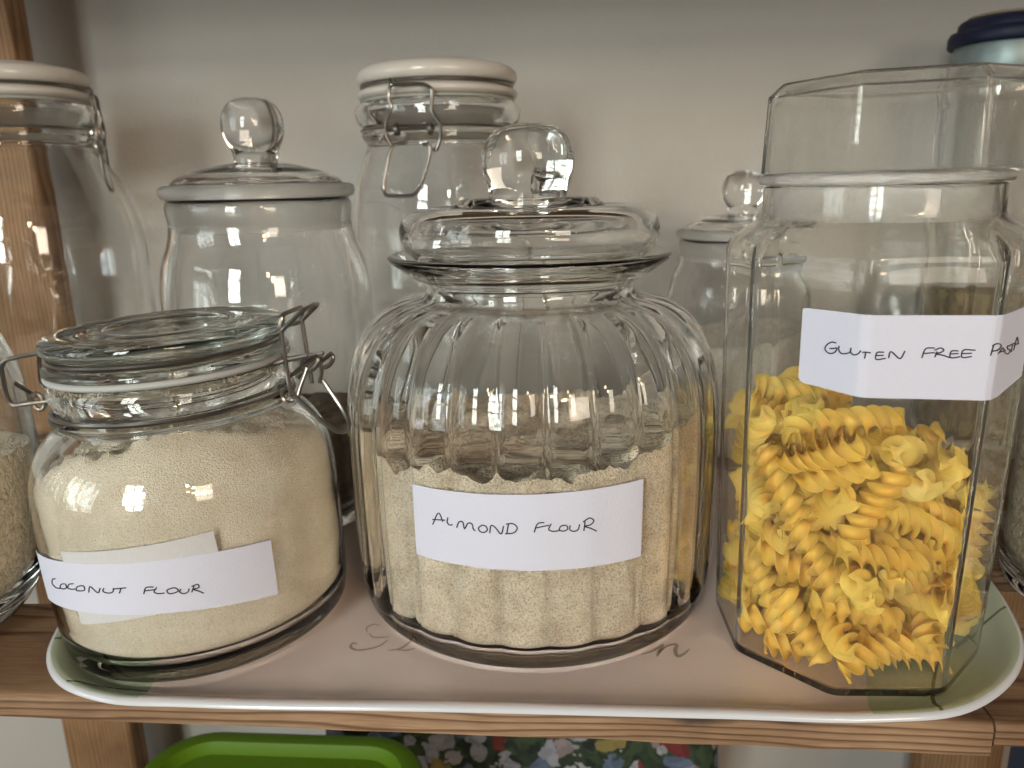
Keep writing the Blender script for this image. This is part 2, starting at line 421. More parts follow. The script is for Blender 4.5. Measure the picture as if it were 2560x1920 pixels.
M['rice'] = grain_mat('rice_grain', [(.66, .56, .40), (.80, .70, .53), (.88, .80, .64)], 600, (1, 1, .55))
M['bulgur'] = grain_mat('mixed_grain', [(.28, .24, .15), (.52, .45, .33), (.66, .60, .50)], 620, (1, 1, .5))
M['nuts'] = grain_mat('dark_nuts', [(.07, .045, .03), (.12, .08, .05), (.17, .12, .08)], 130, (1, 1, .6), 1.0)
M['seeds'] = grain_mat('brown_seeds', [(.10, .06, .02), (.28, .19, .07), (.36, .28, .12)], 170, (1, 1, .5), 1.0)
M['wood'] = wood_mat('pine_board', (.41, .262, .155), (.145, .075, .04), 'X', (0, -.30, .115), 300, ((.052, .2755, -.007, .016, .0035), (.088, .2755, -.0065, .012, .002)))
M['post'] = wood_mat('pine_post', (.40, .235, .12), (.22, .115, .055), 'Z', (.1, -.52, 0), 260)
M['blue_lid'] = plain('navy_plastic', (.007, .010, .032), rough=.5, spec=.3, bump=.1, bscale=400)
M['lid_top'] = plain('tan_lid_disc', (.28, .23, .17), rough=.55, var=.2, bscale=60)
M['brown_lid'] = plain('dark_brown_lid', (.07, .052, .04), rough=.4)
M['zinc'] = plain('galvanised_zinc', (.24, .30, .30), rough=.45, metal=.6, bump=.2, bscale=120, var=.18)
M['green_plastic'] = plain('lime_plastic', (.10, .20, .007), rough=.38, bump=.06, bscale=700)
M['navy_box'] = plain('navy_card', (.03, .04, .075), rough=.6)

# pasta: waxy, slightly translucent
m, n, p = new_mat('fusilli_dough')
p.inputs['Base Color'].default_value = (.80, .52, .07, 1); p.inputs['Roughness'].default_value = .6
p.inputs['Subsurface Weight'].default_value = .3; p.inputs['Subsurface Radius'].default_value = (1, .6, .15); p.inputs['Subsurface Scale'].default_value = .0018
tcn = N(n, 'ShaderNodeTexCoord'); t = N(n, 'ShaderNodeTexNoise'); t.inputs['Scale'].default_value = 260; t.inputs['Detail'].default_value = 4
n.links.new(tcn.outputs['Object'], t.inputs['Vector'])
oi = N(n, 'ShaderNodeObjectInfo')
mx = N(n, 'ShaderNodeMix', data_type='RGBA'); mx.inputs['A'].default_value = (.91, .655, .165, 1); mx.inputs['B'].default_value = (.86, .56, .10, 1)
n.links.new(oi.outputs['Random'], mx.inputs['Factor']); n.links.new(mx.outputs['Result'], p.inputs['Base Color'])
b = N(n, 'ShaderNodeBump'); b.inputs['Strength'].default_value = .25; b.inputs['Distance'].default_value = .0005
n.links.new(t.outputs['Fac'], b.inputs['Height']); n.links.new(b.outputs['Normal'], p.inputs['Normal'])
M['pasta'] = m

# painted wall: matt, faint roller texture, a few scuffs
m, n, p = new_mat('wall_paint')
p.inputs['Roughness'].default_value = .75; p.inputs['Specular IOR Level'].default_value = .25
tcn = N(n, 'ShaderNodeTexCoord')
t = N(n, 'ShaderNodeTexNoise'); t.inputs['Scale'].default_value = 9; t.inputs['Detail'].default_value = 5
t2 = N(n, 'ShaderNodeTexNoise'); t2.inputs['Scale'].default_value = 220; t2.inputs['Detail'].default_value = 4
n.links.new(tcn.outputs['Object'], t.inputs['Vector']); n.links.new(tcn.outputs['Object'], t2.inputs['Vector'])
rp = N(n, 'ShaderNodeValToRGB'); rp.color_ramp.elements[0].color = (.43, .405, .372, 1); rp.color_ramp.elements[1].color = (.53, .49, .44, 1)
n.links.new(t.outputs['Fac'], rp.inputs['Fac']); n.links.new(rp.outputs['Color'], p.inputs['Base Color'])
b = N(n, 'ShaderNodeBump'); b.inputs['Strength'].default_value = .4; b.inputs['Distance'].default_value = .0012
n.links.new(t2.outputs['Fac'], b.inputs['Height']); n.links.new(b.outputs['Normal'], p.inputs['Normal'])
M['wall'] = m

# melamine tray: white underside, pink-beige centre, sage green ends
m, n, p = new_mat('printed_melamine')
p.inputs['Roughness'].default_value = .2; p.inputs['Coat Weight'].default_value = .25; p.inputs['Coat Roughness'].default_value = .08
L = n.links.new
tcn = N(n, 'ShaderNodeTexCoord'); sx = N(n, 'ShaderNodeSeparateXYZ'); L(tcn.outputs['Object'], sx.inputs['Vector'])
nz2 = N(n, 'ShaderNodeTexNoise'); nz2.inputs['Scale'].default_value = 30; L(tcn.outputs['Object'], nz2.inputs['Vector'])
def mth(op, a, b=None, c=None):
    x = N(n, 'ShaderNodeMath', operation=op)
    for i, v in enumerate((a, b, c)):
        if v is None: continue
        if isinstance(v, (int, float)): x.inputs[i].default_value = v
        else: L(v, x.inputs[i])
    return x.outputs[0]
xs = mth('ADD', sx.outputs['X'], .0305)                # centre of the print
ys = mth('SUBTRACT', sx.outputs['Y'], .255)
ax_ = mth('ABSOLUTE', xs)
edge = mth('SUBTRACT', ax_, mth('MULTIPLY_ADD', ys, .30, .1435))
green = mth('GREATER_THAN', edge, 0.0)
nb = mth('GREATER_THAN', nz2.outputs['Fac'], .5)
mxA = N(n, 'ShaderNodeMix', data_type='RGBA'); mxA.inputs['A'].default_value = (.74, .635, .60, 1); mxA.inputs['B'].default_value = (.46, .53, .39, 1)
L(green, mxA.inputs['Factor'])
last = mxA.outputs['Result']
# leaf stems: families of thin dark green arcs
for (cx, cy_, rr) in ((-.295, .40, .115), (-.235, .175, .092), (-.185, .175, .098), (.245, .245, .105), (.27, .235, .088)):
    dx = mth('SUBTRACT', sx.outputs['X'], cx); dy = mth('SUBTRACT', sx.outputs['Y'], cy_)
    dd = mth('SQRT', mth('ADD', mth('MULTIPLY', dx, dx), mth('MULTIPLY', dy, dy)))
    ln_ = mth('LESS_THAN', mth('ABSOLUTE', mth('SUBTRACT', dd, rr)), .00075)
    k = mth('MULTIPLY', ln_, green)
    q = N(n, 'ShaderNodeMix', data_type='RGBA'); L(k, q.inputs['Factor']); L(last, q.inputs['A']); q.inputs['B'].default_value = (.11, .15, .075, 1)
    last = q.outputs['Result']
# printing only on the upper face and the inner half of the lip
geo = N(n, 'ShaderNodeVectorMath', operation='DOT_PRODUCT')
attr = N(n, 'ShaderNodeAttribute', attribute_name='print_mask')
pm = mth('GREATER_THAN', attr.outputs['Fac'], .5)
q = N(n, 'ShaderNodeMix', data_type='RGBA'); L(pm, q.inputs['Factor']); q.inputs['A'].default_value = (.66, .66, .69, 1); L(last, q.inputs['B'])
L(q.outputs['Result'], p.inputs['Base Color'])
M['tray'] = m

# flowered oilcloth
m, n, p = new_mat('floral_print')
p.inputs['Roughness'].default_value = .5
L = n.links.new
tcn = N(n, 'ShaderNodeTexCoord')
dn = N(n, 'ShaderNodeTexNoise'); dn.inputs['Scale'].default_value = 45; dn.inputs['Detail'].default_value = 3; L(tcn.outputs['Object'], dn.inputs['Vector'])
mv = N(n, 'ShaderNodeMix', data_type='VECTOR'); mv.inputs['Factor'].default_value = .03; L(tcn.outputs['Object'], mv.inputs['A']); L(dn.outputs['Color'], mv.inputs['B'])
def vor(scale, seed):
    mp = N(n, 'ShaderNodeMapping'); mp.inputs['Location'].default_value = (seed, seed * .7, seed * 1.3); L(mv.outputs['Result'], mp.inputs['Vector'])
    v = N(n, 'ShaderNodeTexVoronoi'); v.inputs['Scale'].default_value = scale; L(mp.outputs['Vector'], v.inputs['Vector'])
    s = N(n, 'ShaderNodeSeparateColor'); L(v.outputs['Color'], s.inputs['Color'])
    return v, s
v1, s1 = vor(58, 0.4); v2, s2 = vor(150, 3.0)
leaf = N(n, 'ShaderNodeValToRGB'); leaf.color_ramp.elements[0].color = (.010, .017, .015, 1); leaf.color_ramp.elements[1].color = (.04, .065, .03, 1)
L(s2.outputs[0], leaf.inputs['Fac'])
fl = N(n, 'ShaderNodeValToRGB'); fl.color_ramp.interpolation = 'CONSTANT'; e = fl.color_ramp.elements
e[0].position = 0; e[0].color = (.33, .33, .35, 1); e[1].position = .28; e[1].color = (.18, .03, .03, 1)
for ps_, c_ in ((.42, (.26, .21, .21, 1)), (.58, (.12, .16, .24, 1)), (.72, (.26, .21, .07, 1)), (.82, (.28, .29, .33, 1))):
    x = e.new(ps_); x.color = c_
L(s1.outputs[1], fl.inputs['Fac'])
lt = N(n, 'ShaderNodeMath', operation='LESS_THAN'); L(v1.outputs['Distance'], lt.inputs[0]); lt.inputs[1].default_value = .52
shade = N(n, 'ShaderNodeMix', data_type='RGBA', blend_type='MULTIPLY'); shade.inputs['Factor'].default_value = .6; L(fl.outputs['Color'], shade.inputs['A']); 
r5 = N(n, 'ShaderNodeValToRGB'); r5.color_ramp.elements[0].color = (.35, .35, .38, 1); r5.color_ramp.elements[1].color = (1, 1, 1, 1); L(s2.outputs[1], r5.inputs['Fac']); L(r5.outputs['Color'], shade.inputs['B'])
q = N(n, 'ShaderNodeMix', data_type='RGBA'); L(lt.outputs[0], q.inputs['Factor']); L(leaf.outputs['Color'], q.inputs['A']); L(shade.outputs['Result'], q.inputs['B'])
L(q.outputs['Result'], p.inputs['Base Color'])
M['floral'] = m

# ------------------------------------------------------------------ the setting: wall, shelving unit
V, F = box_data(-1.6, 1.6, .70, .72, -.75, 1.2)
o = mesh_obj('wall', V, F, M['wall'], smooth=False); tag(o, 'matt off white painted wall behind the shelf', None, kind='structure'); 
V, F = box_data(-1.6, 1.6, -.05, .70, -.76, -.75)
M['floor'] = plain('dim_floor', (.16, .13, .11), rough=.7, var=.1, bscale=20)
o = mesh_obj('floor', V, F, M['floor'], smooth=False); tag(o, 'dim floor far below the shelf', None, kind='structure')

unit = empty('shelving_unit', (0, .5, -.75), 'slatted pine shelving unit holding the tray and the jars', 'shelf')
def shelf_slat(x0, x1, y0, y1, ztop, th=.0128, worn=False):
    """one board: rounded front edge, slightly uneven top and lower edge"""
    nx = 120; prof = []
    bev = .004
    for k in range(7):
        a = PI / 2 * k / 6; prof.append((y0 + bev - bev * math.cos(a), ztop - bev + bev * math.sin(a), 'f'))
    prof += [(y0 + .02, ztop, 't'), ((y0 + y1) / 2, ztop, 't'), (y1 - .003, ztop, 't'), (y1, ztop - .003, 'b'), (y1, ztop - th, 'b'), (y0 + .02, ztop - th, 'b'), (y0 + .0025, ztop - th, 'b'), (y0, ztop - th + .002, 'b')]
    V, F = [], []
    m_ = len(prof)
    for i in range(nx + 1):
        x = x0 + (x1 - x0) * i / nx
        for (y, z, kind) in prof:
            sag = -.0042 * (x + .25) / .45 if worn and z < ztop - th * .6 else 0
            nn = noise.noise((x * 35, y * 60, z * 60)) * .0006 if worn else 0
            V.append((x, y + nn * .7, z + sag + nn * (.9 if kind != 't' else .15)))
    for i in range(nx):
        for k in range(m_):
            k2 = (k + 1) % m_
            F.append((i * m_ + k, i * m_ + k2, (i + 1) * m_ + k2, (i + 1) * m_ + k))
    F.append(tuple(range(m_))); F.append(tuple(nx * m_ + k for k in range(m_)))
    o = mesh_obj('shelf_board', V, F, M['wood'], unit)
    o.location = (0, -.5, .75)
    return o
shelf_slat(-.75, .1680, .275, .353, -.0046, worn=True)
shelf_slat(.1692, .75, .2755, .353, -.0048, worn=False)
shelf_slat(-.75, .75, .400, .478, -.0046)
shelf_slat(-.75, .75, .525, .603, -.0046)
for (ya, yb) in ((.275, .353), (.400, .478), (.525, .603)):  # upper shelf, out of view, added to shade the wall and darken lid reflections
    shelf_slat(-.75, .75, ya, yb, .405, .0128)
for (ya, yb) in ((.30, .38), (.43, .51), (.56, .615)):
    shelf_slat(-.75, .75, ya, yb, -.42, .016)
for (xa, xb, zt) in ((-.505, -.434, 1.1), (.3217, .3925, -.019), (.64, .71, 1.1)):
    q = bevel_box('upright_post', (xa, xb, .621, .646, -.75, zt), M['post'], unit, .004)
    q.location = (0, -.5, .75)
# cross battens that carry the slats, screwed to the posts
for (xa, xb) in ((-.62, -.585), (.60, .635)):
    q = bevel_box('batten', (xa, xb, .285, .62, -.048, -.0175), M['post'], unit, .002); q.location = (0, -.5, .75)

# things on the shelf below
t = empty('storage_tub', (-.20, .39, -.405), 'lime green plastic tub with recessed lid under the front of the shelf', 'tub')
def rrect(x0, x1, y0, y1, r, n=8):
    out = []
    for (cx, cyy, a0) in ((x1 - r, y1 - r, 0), (x0 + r, y1 - r, 90), (x0 + r, y0 + r, 180), (x1 - r, y0 + r, 270)):
        for k in range(n + 1):
            a = R(a0 + 90 * k / n); out.append((cx + r * math.cos(a), cyy + r * math.sin(a)))
    return out
def loft(name, loops, mat, parent=None, cap=(True, True), angle=35, smooth=True, wrap=False):
    V, F = [], []; m_ = len(loops[0])
    for lp in loops: V += lp
    for i in range(len(loops) if wrap else len(loops) - 1):
        j = (i + 1) % len(loops)
        for k in range(m_):
            k2 = (k + 1) % m_; F.append((i * m_ + k, i * m_ + k2, j * m_ + k2, j * m_ + k))
    if cap[0]: F.append(tuple(range(m_)))
    if cap[1]: F.append(tuple((len(loops) - 1) * m_ + k for k in range(m_)))
    return mesh_obj(name, V, F, mat, parent, smooth, angle)
def rr_loop(d, z, r): return [(x, y, z) for x, y in rrect(-.100 + d, .100 - d, -.1 + d, .085 - d, r)]
loft('tub_body', [rr_loop(.016, .001, .03), rr_loop(.008, .205, .035)], M['green_plastic'], t)
loft('tub_lid', [rr_loop(.003, .206, .04), rr_loop(0, .2085, .042), rr_loop(0, .218, .042), rr_loop(.003, .2235, .04), rr_loop(.008, .225, .036), rr_loop(.0145, .2245, .03), rr_loop(.018, .2205, .027), rr_loop(.0205, .2185, .025)], M['green_plastic'], t)
t = empty('floral_bag', (-.05, .60, -.405), 'dark floral oilcloth bag with white, red and blue blooms below the shelf', 'bag')
loops = []
for i in range(13):
    z = .24 * i / 12
    bul = .012 * math.sin(PI * i / 12)
    lp = []
    for (x, y) in rrect(-.158 - bul * .2, .162 + bul, -.05 - bul, .012 + bul * .2, .018, 6):
        nn = noise.noise((x * 12, y * 12, z * 14)) * .006
        lp.append((x + nn * .5, y + nn, z))
    loops.append(lp)
loft('bag_body', loops, M['floral'], t, angle=60)
hp = [(-.05, -.045, .238)] + [(-.05 + .1 * k / 10, -.045, .238 + .05 * math.sin(PI * k / 10)) for k in range(1, 10)] + [(.05, -.045, .238)]
V, F = tube_data(hp, .004); mesh_obj('bag_handle', V, F, M['floral'], t)
o = bevel_box('card_box', (.318, .405, .42, .50, -.405, -.165), M['navy_box'], bev=.002); tag(o, 'dark navy box in the bottom right corner below the shelf', 'box')

# ------------------------------------------------------------------ tray
tray = empty('serving_tray', (-.02, .42, -.004), 'pink and sage green melamine tray with white edge under the labelled jars', 'tray')
outl = [(-.2525, .42), (-.2515, .345), (-.2445, .310), (-.2330, .2855), (-.2160, .2690), (-.1905, .2590), (-.155, .2575), (-.05, .2590), (.06, .2597), (.118, .2603), (.149, .2655), (.1735, .281), (.1955, .307), (.2090, .345), (.2155, .385), (.2185, .43), (.2185, .56), (.212, .61), (.190, .643), (.15, .655), (-.18, .655), (-.225, .643), (-.247, .61), (-.2525, .56)]
O2 = [Vector((p_.x, p_.y)) for p_ in cat_rom([(x, y, 0) for x, y in outl], 6, True)]
nO = len(O2)
nrm = []
for i in range(nO):
    d = (O2[(i + 1) % nO] - O2[i - 1]).normalized(); nrm.append(Vector((d.y, -d.x)))
if sum((O2[i] - Vector((-.02, .45))).dot(nrm[i]) for i in range(nO)) < 0: nrm = [-q for q in nrm]
# profile (inward offset, z): starts under the lip, over the lip, down to the floor, then the underside
prof = [(.0125, -.0028, 0), (.0080, .0005, 0), (.0045, .0040, 0), (.0010, .0052, 0), (0, .0062, 0), (.0002, .0074, 0), (.0012, .0082, 0), (.0028, .0084, 1), (.0050, .0076, 1), (.0085, .0052, 1), (.0125, .0028, 1), (.0175, .0009, 1), (.0230, .0001, 1), (.0300, 0, 1)]
V, F, mask = [], [], []
for (d, z, k) in prof:
    for i in range(nO):
        q = O2[i] - nrm[i] * d; V.append((q.x, q.y, z - .0006)); mask.append(float(k))
for a in range(len(prof) - 1):
    for i in range(nO):
        j = (i + 1) % nO; F.append((a * nO + i, a * nO + j, (a + 1) * nO + j, (a + 1) * nO + i))
F.append(tuple((len(prof) - 1) * nO + i for i in range(nO)))
base_i = len(V)
for i in range(nO):
    q = O2[i] - nrm[i] * .014; V.append((q.x, q.y, -.0042)); mask.append(0)
for i in range(nO):
    j = (i + 1) % nO; F.append((i, base_i + i, base_i + j, j))
F.append(tuple(base_i + i for i in range(nO)))
me = bpy.data.meshes.new('tray_body'); me.from_pydata(V, [], F)
at = me.attributes.new('print_mask', 'FLOAT', 'POINT'); at.data.foreach_set('value', mask)
bm = bmesh.new(); bm.from_mesh(me); bmesh.ops.recalc_face_normals(bm, faces=bm.faces); bm.to_mesh(me); bm.free()
me.polygons.foreach_set('use_smooth', [True] * len(me.polygons)); me.set_sharp_from_angle(angle=R(50))
me.materials.append(M['tray'])
o = bpy.data.objects.new('tray_body', me); C.objects.link(o); o.parent = tray; o.location = (.02, -.42, .004)
# printed script, visible either side of the almond jar
M['script'] = plain('olive_script_print', (.36, .30, .235), rough=.3)
SCR = [([(-0.0997, 0.3131), (-0.1018, 0.3142), (-0.1025, 0.3115), (-0.0994, 0.3086), (-0.0939, 0.3093), (-0.0886, 0.3127), (-0.0862, 0.3174)],0.0007),([(-0.0975, 0.3232), (-0.0987, 0.3271), (-0.0965, 0.33), (-0.0925, 0.329)],0.0005),([(-0.0964, 0.3224), (-0.0938, 0.3194), (-0.0893, 0.3191), (-0.0858, 0.3197)],0.0005),([(-0.0842, 0.3087), (-0.0793, 0.3101), (-0.0759, 0.3147), (-0.0736, 0.3209)],0.0007),([(-0.08, 0.3093), (-0.0756, 0.3091), (-0.0717, 0.3111)],0.0006),([(0.0324, 0.31), (0.0377, 0.3131), (0.0429, 0.3184)],0.0006),([(0.0389, 0.3088), (0.0429, 0.3184)],0.0009),([(0.0401, 0.3117), (0.0458, 0.3178), (0.0488, 0.3186), (0.0477, 0.3135), (0.0484, 0.3092), (0.0516, 0.3115), (0.0542, 0.3151)],0.0009)]
parts = []
for s, wd in SCR:
    pts = [(p_.x, p_.y, -.0005) for p_ in cat_rom([(a, b, 0) for a, b in s], 6)]
    V, F = [], []
    n_ = len(pts)
    for i, p_ in enumerate(pts):
        a, b = Vector(pts[max(i - 1, 0)]), Vector(pts[min(i + 1, n_ - 1)])
        d = (b - a).normalized(); pr = Vector((-d.y, d.x, 0)); ww = wd * (.35 + .65 * abs(math.sin(PI * (i + .5) / n_)))
        V += [Vector(p_) + pr * ww, Vector(p_) - pr * ww, Vector(p_) - pr * ww - Vector((0, 0, .0005)), Vector(p_) + pr * ww - Vector((0, 0, .0005))]
    for i in range(n_ - 1):
        for k in range(4): F.append((i * 4 + k, i * 4 + (k + 1) % 4, i * 4 + 4 + (k + 1) % 4, i * 4 + 4 + k))
    F.append((0, 1, 2, 3)); F.append(tuple((n_ - 1) * 4 + k for k in range(4)))
    parts.append((V, F))
for grp in (parts[:5], parts[5:]):
    V, F = merge(grp)
    o = mesh_obj('script_lettering', V, F, M['script'], tray); o.location = (.02, -.42, .004)

# ------------------------------------------------------------------ shared builders for what is in and on the jars
def contents(name, inner, h, mat, loc, label, cat, zb, gap=.0005, seg=144, edge=.0012, lump=.002, lscale=90, rf=None, rot=(0, 0, 0), power=2.0, centre=None, kind=None):
    """inner: (r,z) of the inside wall, rising. h(a) level at the wall. Fills the jar below a lumpy surface"""
    def rin(z):
        if z <= inner[0][1]: return inner[0][0]
        for (ra, za), (rb, zb_) in zip(inner, inner[1:]):
            if za <= z <= zb_: return ra + (rb - ra) * (z - za) / max(zb_ - za, 1e-9)
        return inner[-1][0]
    V, F = [], []
    hs = []
    for k in range(seg):
        a = 2 * PI * k / seg
        hs.append(h(math.degrees(a)) + edge * noise.noise((math.cos(a) * 14, math.sin(a) * 14, 3.1)) + edge * .55 * noise.noise((math.cos(a) * 45, math.sin(a) * 45, 7.7)) + edge * .25 * noise.noise((math.cos(a) * 110, math.sin(a) * 110, 2.7)))
    nv = 34; nr = 30
    hc = centre if centre is not None else sum(hs) / len(hs)
    V.append((0, 0, zb)); 
    rows = []
    for i in range(nv + 1):
        row = []
        for k in range(seg):
            a = 2 * PI * k / seg
            z = zb + (hs[k] - zb) * i / nv
            r = rin(z) - gap
            if i == 0: r -= .0015
            if rf: r = rf(r, z, a)
            row.append(len(V)); V.append((r * math.cos(a), r * math.sin(a), z))
        rows.append(row)
    for i in range(1, nr):
        fr = 1 - i / nr; row = []
        for k in range(seg):
            a = 2 * PI * k / seg
            r = (rin(hs[k]) - gap) * fr
            x, y = r * math.cos(a), r * math.sin(a)
            z = hc + (hs[k] - hc) * fr ** power
            z += lump * min(1, i / 3) * (noise.noise((x * lscale, y * lscale, 1.3)) + .5 * noise.noise((x * lscale * 2.7, y * lscale * 2.7, 5.1)) + .35 * noise.noise((x * lscale * 7, y * lscale * 7, 9.1)))
            row.append(len(V)); V.append((x, y, z))
        rows.append(row)
    for A, B in zip(rows, rows[1:]):
        for k in range(seg):
            k2 = (k + 1) % seg; F.append((A[k], A[k2], B[k2], B[k]))
    top = len(V); V.append((0, 0, hc))
    for k in range(seg):
        k2 = (k + 1) % seg
        F.append((0, rows[0][k2], rows[0][k])); F.append((rows[-1][k], rows[-1][k2], top))
    o = mesh_obj(name, V, F, mat, angle=80)
    o.location = loc; o.rotation_euler = rot
    tag(o, label, cat, kind=kind)
    return o
def wrap_label(name, rfun, corners, mat, parent, n=(40, 6), th=.00022, round_c=.0, bulge=0):
    """paper strip glued round the glass. corners: (angle,z) for TL, TR, BR, BL; rfun(angle_deg, z) -> radius"""
    (a0, z0), (a1, z1), (a2, z2), (a3, z3) = corners
    V, F = [], []
    nu, nv = n
    for layer in (0, 1):
        for i in range(nu + 1):
            u = i / nu
            for j in range(nv + 1):
                v = j / nv
                a = (1 - v) * ((1 - u) * a0 + u * a1) + v * ((1 - u) * a3 + u * a2)
                z = (1 - v) * ((1 - u) * z0 + u * z1) + v * ((1 - u) * z3 + u * z2) - bulge * 4 * u * (1 - u)
                r = rfun(a, z) + (th if layer else 0)
                V.append((r * math.cos(R(a)), r * math.sin(R(a)), z))
    S = (nu + 1) * (nv + 1)
    def ix(l, i, j): return l * S + i * (nv + 1) + j
    for i in range(nu):
        for j in range(nv):
            F.append((ix(1, i, j), ix(1, i + 1, j), ix(1, i + 1, j + 1), ix(1, i, j + 1)))
            F.append((ix(0, i, j), ix(0, i, j + 1), ix(0, i + 1, j + 1), ix(0, i + 1, j)))
    for i in range(nu):
        F.append((ix(0, i, 0), ix(0, i + 1, 0), ix(1, i + 1, 0), ix(1, i, 0))); F.append((ix(0, i, nv), ix(1, i, nv), ix(1, i + 1, nv), ix(0, i + 1, nv)))
    for j in range(nv):
        F.append((ix(0, 0, j), ix(1, 0, j), ix(1, 0, j + 1), ix(0, 0, j + 1))); F.append((ix(0, nu, j), ix(0, nu, j + 1), ix(1, nu, j + 1), ix(1, nu, j)))
    return mesh_obj(name, V, F, mat, parent)
def pen(name, strokes, pos, mat, parent, rad=.00027):
    """handwriting: each stroke a thin line of ink. pos(u,v) -> point on the paper"""
    parts = []
    for s in strokes:
        parts.append(tube_data(cat_rom([pos(a, b) for a, b in s], 4), rad, seg=6))
    V, F = merge(parts)
    return mesh_obj(name, V, F, mat, parent)
LET = {'alm': [[(-113.77,0.06892),(-111.66,0.07472),(-110.7,0.0711)],[(-113.75,0.07118),(-110.04,0.07195)],[(-109.21,0.07332),(-109.44,0.07103),(-108.94,0.07009),(-108.0,0.07033)],[(-106.9,0.06937),(-105.92,0.07231),(-105.32,0.07244),(-104.75,0.06928),(-103.45,0.07225),(-102.72,0.07198),(-102.2,0.06938),(-101.82,0.06903)],[(-100.09,0.07177),(-100.97,0.07041),(-100.62,0.06899),(-99.44,0.06877),(-98.71,0.06993),(-99.05,0.07151),(-100.08,0.07193)],[(-98.12,0.06862),(-97.49,0.07212),(-97.04,0.07177),(-95.24,0.06845),(-94.58,0.072)],[(-93.33,0.07314),(-93.85,0.06856)],[(-93.93,0.07286),(-92.19,0.0732),(-91.17,0.07138),(-91.78,0.0695),(-94.18,0.06854)],[(-84.51,0.07373),(-85.95,0.07356),(-87.02,0.06955)],[(-86.78,0.07141),(-83.38,0.07246)],[(-82.79,0.07306),(-83.4,0.07044),(-82.49,0.06972),(-80.81,0.0698)],[(-79.06,0.07203),(-80.34,0.07178),(-80.81,0.07021),(-79.76,0.06944),(-78.7,0.07036),(-78.92,0.07185)],[(-78.05,0.07173),(-78.23,0.07014),(-77.45,0.06913),(-76.19,0.06958),(-75.72,0.07194)],[(-74.32,0.0729),(-74.64,0.0689)],[(-74.88,0.07284),(-72.99,0.07426),(-72.03,0.07285),(-72.75,0.07137),(-74.41,0.07089),(-72.98,0.06979),(-71.29,0.06804)]],
'coc': [[(-120.01,0.04767),(-122.54,0.04644),(-123.48,0.04429),(-121.29,0.04318),(-118.29,0.04371)],[(-114.44,0.04717),(-117.02,0.04583),(-117.79,0.04442),(-115.57,0.04437),(-113.46,0.04616),(-113.94,0.04732)],[(-109.35,0.04855),(-112.14,0.0473),(-112.91,0.04578),(-110.76,0.04561),(-109.16,0.04617)],[(-105.86,0.04843),(-108.0,0.0472),(-108.64,0.04591),(-106.7,0.04583),(-104.4,0.04705),(-104.39,0.04834),(-105.86,0.04843)],[(-102.86,0.04598),(-101.84,0.04878),(-98.86,0.04636),(-97.74,0.0486)],[(-96.26,0.04875),(-96.89,0.04741),(-95.32,0.04659),(-93.05,0.0475),(-92.73,0.04902)],[(-92.42,0.04866),(-88.14,0.04929)],[(-90.03,0.0489),(-90.88,0.04686)],[(-79.09,0.04918),(-81.52,0.0491),(-82.65,0.04635)],[(-82.23,0.04766),(-78.42,0.04798)],[(-78.06,0.04891),(-79.19,0.0468),(-78.1,0.04607),(-75.98,0.04602)],[(-73.42,0.04786),(-75.09,0.04701),(-74.7,0.04567),(-72.98,0.04553),(-71.47,0.04637),(-72.13,0.04762),(-73.42,0.04786)],[(-70.63,0.04695),(-71.17,0.04571),(-70.32,0.04478),(-68.72,0.04503),(-68.05,0.04654)],[(-66.39,0.04749),(-67.44,0.04473)],[(-67.19,0.04731),(-65.06,0.04767),(-64.92,0.04635),(-66.8,0.04593),(-65.33,0.0448),(-63.78,0.0433)]],
'pas': [[(-0.7239,0.14748),(-0.7559,0.1476),(-0.7956,0.1464),(-0.811,0.1447),(-0.7908,0.14355),(-0.7554,0.14327),(-0.7226,0.14431),(-0.7152,0.14563),(-0.7449,0.14525),(-0.7724,0.14508)],[(-0.699,0.14655),(-0.6992,0.14509),(-0.6807,0.14395),(-0.6401,0.14402),(-0.6079,0.14486),(-0.6039,0.14633),(-0.6037,0.14476),(-0.5795,0.14398),(-0.5472,0.1445),(-0.5275,0.14588)],[(-0.5182,0.14519),(-0.4952,0.14532),(-0.4499,0.14517)],[(-0.4846,0.14519),(-0.488,0.14296)],[(-0.3513,0.14536),(-0.4025,0.14526),(-0.408,0.14291),(-0.3336,0.14305)],[(-0.4054,0.14415),(-0.3515,0.14424)],[(-0.3107,0.14316),(-0.3029,0.14551),(-0.2201,0.14292),(-0.1932,0.14575)],[(0.0269,0.14666),(-0.0365,0.14652),(-0.0599,0.14301)],[(-0.0537,0.14467),(0.0311,0.14499)],[(0.0492,0.14541),(0.0381,0.14325)],[(0.0289,0.14586),(0.0779,0.14663),(0.0992,0.14581),(0.082,0.14508),(0.0385,0.14462),(0.0977,0.14396),(0.1512,0.14306)],[(0.2083,0.1455),(0.1552,0.14535),(0.1534,0.14318),(0.2271,0.14332)],[(0.1539,0.14442),(0.2111,0.14451)],[(0.3351,0.14566),(0.2402,0.14548),(0.24,0.14325),(0.3138,0.14333)],[(0.2391,0.14449),(0.3102,0.14457)],[(0.4671,0.1473),(0.4555,0.14361)],[(0.4574,0.14718),(0.4935,0.14777),(0.5806,0.14656),(0.5305,0.1455),(0.4661,0.14515)],[(0.5369,0.14403),(0.6332,0.14538),(0.7118,0.14292)],[(0.5826,0.14431),(0.7104,0.14388)],[(0.8045,0.14497),(0.7403,0.14505),(0.7729,0.14393),(0.8385,0.14294),(0.8215,0.14211),(0.7456,0.14248)],[(0.8031,0.14511),(0.9556,0.14499)],[(0.876,0.1451),(0.8784,0.14201)],[(0.9323,0.14226),(0.9783,0.14696),(1.0424,0.14393)],[(0.9303,0.14408),(1.0418,0.14439)]]}

